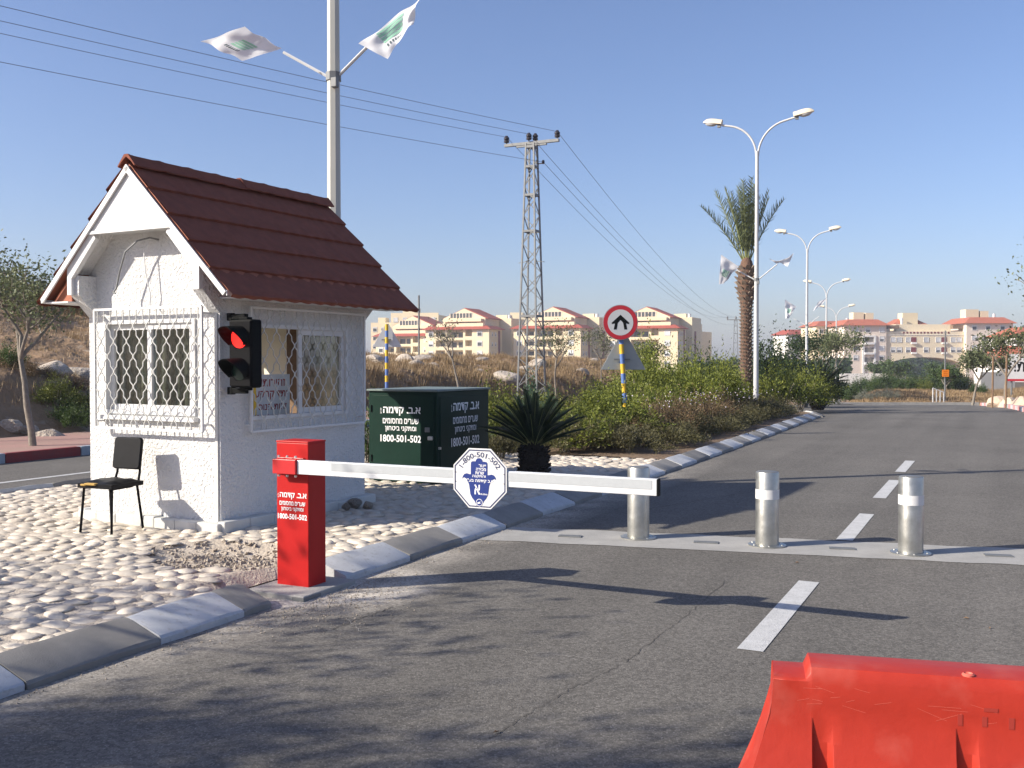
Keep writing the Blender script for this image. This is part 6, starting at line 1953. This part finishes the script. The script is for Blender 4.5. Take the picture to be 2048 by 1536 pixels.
Q = np.concatenate([grass_on(5200, grass_far, 0, 3, 10), grass_on(1500, grass_right, 0, 4, 8)])
go = link('dry_grass', quad_mesh('dry_grass', Q, M['grass'])); tag(go, 'dry grass on the bank across the junction', 'grass', kind='stuff')

# ------------------------------------------------------------------ buildings
def win_mesh(w, h, shut, name='window'):
    """white surround, dark glass, rolled shutter over the upper part; faces -y, origin at its lower centre"""
    b = MB(); t = 0.14
    for (x0, x1, z0, z1) in ((-w / 2 - t, w / 2 + t, -t, 0), (-w / 2 - t, w / 2 + t, h, h + t), (-w / 2 - t, -w / 2, 0, h), (w / 2, w / 2 + t, 0, h)):
        b.box2((x0, -0.12, z0), (x1, 0.05, z1))
    b.cur = 1; b.box2((-w / 2, -0.02, 0), (w / 2, 0.05, h * (1 - shut)))
    b.cur = 2; b.box2((-w / 2, -0.06, h * (1 - shut)), (w / 2, 0.05, h))
    return b.mesh(name, [M['white'], M['winglass'], M['shutter']])
W_A = [win_mesh(1.3, 1.4, s_) for s_ in (0.25, 0.6, 0.95)]
W_S = [win_mesh(0.6, 1.0, s_) for s_ in (0.1, 0.5)]
def put_win(parent, me, x, y, z, rz=0.0, name='window'):
    o = link(name, me, parent); o.location = (x, y, z); o.rotation_euler = (0, 0, rz); return o
def hip(b, x0, x1, y0, y1, z0, h, inset):
    vs = [(x0, y0, z0), (x1, y0, z0), (x1, y1, z0), (x0, y1, z0), (x0 + inset, y0 + inset, z0 + h), (x1 - inset, y0 + inset, z0 + h), (x1 - inset, y1 - inset, z0 + h), (x0 + inset, y1 - inset, z0 + h)]
    b.add(vs, [(0, 1, 5, 4), (1, 2, 6, 5), (2, 3, 7, 6), (3, 0, 4, 7), (4, 5, 6, 7), (3, 2, 1, 0)])
def gabled_block(loc, label, rz):
    o = thing('apartment_block', label, 'building', loc, rz, 'cream gabled apartment blocks behind the dry bank')
    r = random.Random(int(loc[0] * 10))
    FH = 12.0; W = 19.8
    b = MB()   # lower front: bays with open balconies between
    bays = [(0, 3.3), (14.6, 19.8)]
    for x0, x1 in bays: b.box2((x0, 0, -4), (x1, 9, FH))
    for x in (6.6, 12.2): b.box2((x - 0.35, 0, -4), (x + 0.35, 1.9, FH))
    b.box2((3.3, 1.9, -4), (14.6, 9, FH))
    b.build('wall', M['wall_c'], o)
    for k in range(5):
        z = -3.0 + 3.0 * k
        b = MB(); b.box2((3.31, 0.05, z - 0.25), (14.59, 1.88, z)); b.box2((3.31, 0.02, z), (6.24, 0.2, z + 0.9)); b.box2((6.96, 0.02, z), (11.84, 0.2, z + 0.55)); b.box2((12.56, 0.02, z), (14.59, 0.2, z + 0.95))
        b.build('balcony', M['wall_c'], o)
        for xa_, xb_ in ((7.3, 9.0), (9.6, 11.6), (4.0, 5.9)): b = MB(); b.box2((xa_, 1.86, z + 0.02), (xb_, 1.92, z + 2.2)); b.build('balcony_door', M['winglass'], o)
    b = MB(); hip(b, -1.0, W + 1.0, -1.1, 9.6, FH, 1.1, 1.9); b.build('roof', M['redroof'], o)
    for k in range(5):
        z = -2.0 + 3.0 * k
        put_win(o, W_A[r.randint(0, 2)], 1.75, 0, z); put_win(o, W_A[r.randint(0, 2)], 17.0, 0, z)
        put_win(o, W_S[r.randint(0, 1)], W, 2.2, z, math.pi / 2); put_win(o, W_S[r.randint(0, 1)], W, 4.4, z, math.pi / 2)
    b = MB(); b.box2((W - 0.02, 6.2, -4), (W + 0.06, 7.6, FH - 0.3)); b.build('stair_strip', M['maroon'], o)
    # set-back upper storeys with a gable
    x0, x1 = 3.2, 16.4; ye = 5.0; ze = 15.6; zp = 18.6; xm = (x0 + x1) / 2
    b = MB(); b.prism([(x0, FH), (x1, FH), (x1, ze), (xm, zp), (x0, ze)], (0, ye + 10, 0), (1, 0, 0), (0, 0, 1), 10); b.box2((x0 + 0.6, ye - 1.6, ze - 1.1), (x1 - 0.6, ye - 0.01, ze - 0.2)); b.build('upper_wall', M['wall_c'], o)
    b = MB()
    b.box2((x0 + 2.2, ye - 0.05, ze + 0.15), (x1 - 4.0, ye + 0.05, ze + 1.55)); b.build('window_strip', M['winglass'], o)
    for k in range(8):
        x = x0 + 2.2 + (x1 - 4.0 - x0 - 2.2) * k / 7; b = MB(); b.box2((x - 0.1, ye - 0.10, ze + 0.1), (x + 0.1, ye - 0.052, ze + 1.6)); b.build('mullion', M['wall_p'], o)
    b = MB(); b.box2((x0 + 2.4, ye - 0.08, FH + 0.3), (x1 - 2.6, ye - 0.01, FH + 2.3)); b.build('terrace_door', M['winglass'], o)
    b = MB(); b.box2((x0, 0.4, FH + 0.9), (x1 + 1.4, 0.65, FH + 1.9)); b.build('parapet', M['wall_c'], o)
    rf = MB()
    for (xa, za, xb, zb) in ((xm, zp, x1 + 0.6, ze - 0.27), (xm, zp, x0 - 0.6, ze - 0.27)):
        rf.add([(xa, ye + 0.6, za + 0.25), (xb, ye + 0.6, zb + 0.25), (xb, ye + 10.4, zb + 0.25), (xa, ye + 10.4, za + 0.25), (xa, ye + 0.6, za), (xb, ye + 0.6, zb), (xb, ye + 10.4, zb), (xa, ye + 10.4, za)], [(0, 1, 2, 3), (7, 6, 5, 4), (0, 4, 5, 1), (1, 5, 6, 2), (2, 6, 7, 3)])
    rf.build('gable_roof', M['redroof'], o)
    # stair tower block behind
    b = MB(); b.box2((x1 - 4, 15.2, -4), (x1 + 3.6, 26, ze + 0.2)); b.build('rear_wall', M['wall_c'], o)
    b = MB(); b.box2((x1 + 3.58, 18, -4), (x1 + 3.66, 20, ze - 4)); b.build('stair_strip', M['maroon'], o)
    b = MB(); b.box2((x1 - 2, 17, ze + 0.2), (x1 + 1.5, 21, ze + 1.4)); b.build('roof_box', M['wall_c'], o)
    for x in (x1 + 2.6,):
        b = MB(); b.tube([(x, 16.2, ze + 0.2), (x, 16.2, ze + 1.3)], 0.45, n=10); b.build('water_tank', M['white'], o)
    return o
BD_ = 310.0
blk = [(752, -1.6, 'cream gabled apartment block half hidden behind the hut'), (851, 0.0, 'cream gabled apartment block left of the pylon'), (1027, 0.2, 'cream gabled apartment block right behind the pylon'), (1213, 0.0, 'cream gabled apartment block behind the round road sign')]
for i, (px, dz, lab) in enumerate(blk):
    D = BD_ - i * 4 + (12 if i == 0 else 0)
    p = pix(px, 725, D)
    gabled_block(Vector((p.x, p.y, -0.4 + dz)), lab, math.radians(-25)).scale = (1.1, 1, 1)
def plain_block(loc, label, W, D_, H, mw, rz, cols, rows_, roof=None, group='pale apartment blocks in the distance'):
    o = thing('apartment_block', label, 'building', loc, rz, group); r = random.Random(int(H * 7 + W))
    b = MB(); b.box2((0, 0, -6), (W, D_, H)); b.build('wall', mw, o)
    for c in range(cols):
        for k in range(rows_):
            put_win(o, W_A[r.randint(0, 2)], W * (c + 0.5) / cols, 0, H - 2.4 - 3 * k)
    b = MB()
    if roof: hip(b, -0.8, W + 0.8, -0.8, D_ + 0.8, H, 1.8, 3.2); b.build('roof', roof, o)
    else:
        b.box2((0, 0, H), (W, 0.25, H + 0.7)); b.box2((W * .2, 3, H), (W * .5, 8, H + 2.6)); b.build('parapet', mw, o)
    return o
for i, (px, D, W, H, rz, cols, lab, rf) in enumerate(((742, 352, 9, 15.5, -8, 3, 'pale flat-roofed block peeping above the hut eave', None), (782, 346, 17, 18.6, -10, 5, 'pale flat-roofed block behind the leftmost gabled block', None),
        (1000, 350, 15, 17.2, -10, 4, 'flat-roofed block behind the pylon', None), (1376, 330, 4, 12.4, -30, 1, 'narrow pale block right of the gabled blocks', None), (1575, 350, 26, 12.0, 10, 6, 'pale block with red roof behind the lamp posts', 'redroof'), (1632, 330, 14, 14.2, 8, 4, 'cream block with red roof left of the arched building', 'roofo'))):
    p = pix(px, 725, D); plain_block(Vector((p.x, p.y, -0.5)), lab, W, 12, H, M['wall_c'] if i != 4 else M['wall_w'], math.radians(rz), cols, 5, M[rf] if rf else None)

# arched building across the road
AD = 314.0; kf = AD / FPX
def ax(px): return (px - 1690) * kf
def az(y): return EYE - (y - HOR) * kf
ao = pix(1690, 725, AD); ao.z = 0.0
ab = thing('arched_building', 'long cream apartment building with red roofs bridging a wide arch', 'building', ao, 0.0)
zb = -3.6
def pav(x0, x1, zt, mw, yoff):
    b = MB(); b.box2((ax(x0), yoff, zb), (ax(x1), 16, zt)); b.build('wall', mw, ab)
    b = MB(); hip(b, ax(x0) - 1.0, ax(x1) + 1.0, yoff - 1.0, 17, zt, 2.0, 3.0); b.build('roof', M['roofo'], ab)
pav(1688, 1772, az(651), M['wall_p'], 0.0)
pav(1929, 2022, az(647), M['wall_p'], -1.0)
# bridge with the arch cut out, as strips between the arch curve and the top
xa, xb = ax(1772) + 0.01, ax(1929) - 0.01
xc0, xc1 = ax(1776), ax(1926)
spr, apx = az(733), az(714.5)
b = MB(); N = 24
def arch_z(x):
    u = (x - (xc0 + xc1) / 2) / ((xc1 - xc0) / 2)
    return spr + (apx - spr) * math.sqrt(max(0, 1 - u * u)) if abs(u) < 1 else zb
top = az(663)
xs_ = [xa, xc0] + [xc0 + (xc1 - xc0) * k / N for k in range(1, N)] + [xc1, xb]
for x0, x1 in zip(xs_[:-1], xs_[1:]):
    z0, z1 = (arch_z(x0), arch_z(x1))
    if x1 <= xc0 + 1e-6 or x0 >= xc1 - 1e-6: z0 = z1 = zb
    elif x0 <= xc0 + 1e-6: z0 = spr
    elif x1 >= xc1 - 1e-6: z1 = spr
    b.prism([(x0, z0), (x1, z1), (x1, top), (x0, top)], (0, 12.5, 0), (1, 0, 0), (0, 0, 1), 12.0)
b.build('wall', M['wall_y'], ab)
b = MB(); b.box2((ax(1798), 3.0, top), (ax(1909), 12, az(648))); b.build('upper_wall', M['wall_y'], ab)
b = MB(); hip(b, ax(1800), ax(1872), 6, 16, az(648), 2.0, 3.0); b.build('roof', M['roofo'], ab)
for (x0, x1) in ((1778, 1800), (1908, 1928)):
    b = MB(); b.box2((ax(x0), 1.0, az(657)), (ax(x1), 4, az(650))); b.build('pergola', M['wood'], ab)
for k in range(14):
    x = ax(1808 + k * 6.9); b = MB(); b.box2((x - 0.27, 0.44, az(667)), (x + 0.27, 0.495, az(663.6))); b.build('parapet_opening', M['maroon'], ab)
b = MB(); b.box2((xa, 0.35, az(670.5)), (xb, 0.5, az(669.7))); b.build('string_course', M['wall_w'], ab)
for y_ in (684, 704):
    for px, kd in ((1787, 0), (1799, 0), (1817, 0), (1853, 0), (1877, 0), (1907, 0), (1919, 0)):
        put_win(ab, W_A[(px + y_) % 3], ax(px), 0.5, az(y_))
    for px in (1828, 1889):
        b = MB(); b.box2((ax(px) - 0.75, 0.40, az(y_)), (ax(px) + 0.75, 0.495, az(y_ - 9.5))); b.build('maroon_panel', M['maroon'], ab)
        b = MB(); b.box2((ax(px) - 0.8, -0.1, az(y_ + 4)), (ax(px) + 0.8, 0.49, az(y_ + 0.5))); b.build('balcony', M['wall_w'], ab)
for px in (1712, 1735, 1763): put_win(ab, W_A[px % 3], ax(px), 0.0, az(664))
for y_ in (682, 701, 720):
    put_win(ab, W_A[y_ % 3], ax(1763), 0.0, az(y_)); put_win(ab, W_A[(y_ + 1) % 3], ax(1711), 0.0, az(y_))
for x0, x1, yo_ in ((1724, 1751, 0.0), (1958, 1986, -1.0)):
    b = MB(); b.box2((ax(x0), yo_ - 0.35, zb), (ax(x0 + 4), yo_ - 0.01, az(671))); b.box2((ax(x1 - 4), yo_ - 0.35, zb), (ax(x1), yo_ - 0.01, az(671))); b.box2((ax(x0 + 4), yo_ - 0.35, az(674)), (ax(x1 - 4), yo_ - 0.01, az(671))); b.build('balcony_frame', M['white'], ab)
    for y_ in (684, 704, 724):
        b = MB(); b.box2((ax(x0 + 4), yo_ - 0.05, az(y_)), (ax(x1 - 4), yo_ + 0.05, az(y_ - 9))); b.build('balcony_shade_panel', M['recess_shade'], ab)  # flat panel, the shade of the balcony opening is in its colour
        b = MB(); b.box2((ax(x0 + 4), yo_ - 1.0, az(y_ + 5)), (ax(x1 - 4), yo_ - 0.01, az(y_ + 1))); b.build('balcony', M['white'], ab)
for px in (1945, 1972, 2001): put_win(ab, W_A[0], ax(px), -1.0, az(660))
for y_ in (680, 700, 720): put_win(ab, W_A[y_ % 3], ax(1945), -1.0, az(y_)); put_win(ab, W_A[(y_ + 1) % 3], ax(2001), -1.0, az(y_))
for (x0, x1, zt) in ((1719, 1740, 623), (1744, 1760, 624), (1819, 1850, 624), (1948, 1974, 617), (1978, 1994, 620)):
    b = MB(); b.box2((ax(x0), 6, az(652)), (ax(x1), 10, az(zt))); b.build('roof_box', M['wall_c'], ab)
for px, zt in ((1704, 635), (1815, 634), (2002, 626), (1945, 632)):
    b = MB(); b.tube([(ax(px), 5, az(650)), (ax(px), 5, az(zt))], 0.4, n=10); b.build('water_tank', M['white'], ab)
# street under the arch is closed by planting and a low pale wall in front
wl_ = pix(1680, 725, 150); 
lw = MB(); lw.box2((0, 0, -3.4), (10, 0.3, EYE - (747 - HOR) / FPX * 150)); o = lw.build('garden_wall', M['wall_w'], None); o.location = (wl_.x, wl_.y, 0); tag(o, 'low pale wall before the left wing of the arched building', 'wall')
# houses on the right edge
for i, (px, D, W, H, rz, lab) in enumerate(((2000, 120, 7.5, 2.1, -4, 'white house with red hip roof at the right picture edge'), (2030, 165, 14, 6.0, 5, 'red-roofed house rising behind the white house'))):
    p = pix(px, 725, D)
    h_ = thing('house', lab, 'house', Vector((p.x, p.y, 0.0)), math.radians(rz), 'red-roofed houses on the right')
    b = MB(); b.box2((0, 0, -4), (W, 8, H)); b.build('wall', M['wall_w'], h_)
    b = MB(); hip(b, -0.6, W + 0.6, -0.6, 8.6, H, 1.6, 3.0); b.build('roof', M['roofo'], h_)
    for k in range(3): put_win(h_, W_A[k], W * (k + 0.5) / 3, 0, H - 2.2)
    b = MB(); b.box2((W * .2, -0.1, -3), (W * .45, 0.05, H - 2.8)); b.build('archway_shade_panel', M['recess_shade'], h_)  # dark slab on the wall, painted as the shade within an arch
gw = pix(1962, 725, 76); b = MB(); b.box2((0, 0, -2), (2.6, 0.25, EYE - (744 - HOR) / FPX * 76)); o = b.build('grey_wall', M['greywall'], None); o.location = (gw.x, gw.y, 0); tag(o, 'grey rendered wall behind the right-hand boulders', 'wall')
# distant treeline closing the gap between the block rows
rg = rng(77)
def tl_pts(n):
    px = rg.uniform(1395, 1700, n); D = rg.uniform(170, 260, n)
    X = (px - 1024) / FPX * D; hgt = 3.2 + 2.2 * fbm(px * 0.03, D * 0.01, 4) * 2
    z = -3 + rg.random(n) ** 0.8 * (3.0 + hgt * 0.6)
    return np.stack([X, D, z], 1)
P_ = tl_pts(16000)
q_ = leaves_at(P_, rg.normal(0, 1, (len(P_), 3)), rg, 0.75, 0.7)
o = link('distant_trees', quad_mesh('distant_trees', q_, M['lf_dark'])); tag(o, 'far dark belt of trees between the apartment blocks', 'trees', kind='stuff')
px_ = rg.uniform(1772, 1932, 5000); D_ = rg.uniform(340, 380, 5000)
P_ = np.stack([(px_ - 1024) / FPX * D_, D_, -3.5 + rg.random(5000) * (9.0 + 3 * fbm(px_ * 0.05, D_ * 0.02, 3))], 1)
o = link('distant_trees', quad_mesh('distant_trees', leaves_at(P_, rg.normal(0, 1, (5000, 3)), rg, 1.1, 0.7), M['lf_dark'])); tag(o, 'dark trees seen through the arch of the building', 'trees', kind='stuff')
bpy.data.objects.remove(_to)
# ------------------------------------------------------------------ the hazy air
hz = MB(); hz.box2((-1010, -62, -6), (1010, 1310, 30))
hm = bpy.data.materials.new('haze'); hm.use_nodes = True
for n in list(hm.node_tree.nodes): hm.node_tree.nodes.remove(n)
ho = hm.node_tree.nodes.new('ShaderNodeOutputMaterial'); hv = hm.node_tree.nodes.new('ShaderNodeVolumePrincipled')
hv.inputs['Color'].default_value = (0.86, 0.90, 1.0, 1); hv.inputs['Density'].default_value = 0.0005; hv.inputs['Anisotropy'].default_value = 0.2
hm.node_tree.links.new(hv.outputs['Volume'], ho.inputs['Volume'])
ob = hz.build('haze', hm); tag(ob, 'pale blue haze in the air', 'haze', kind='stuff')
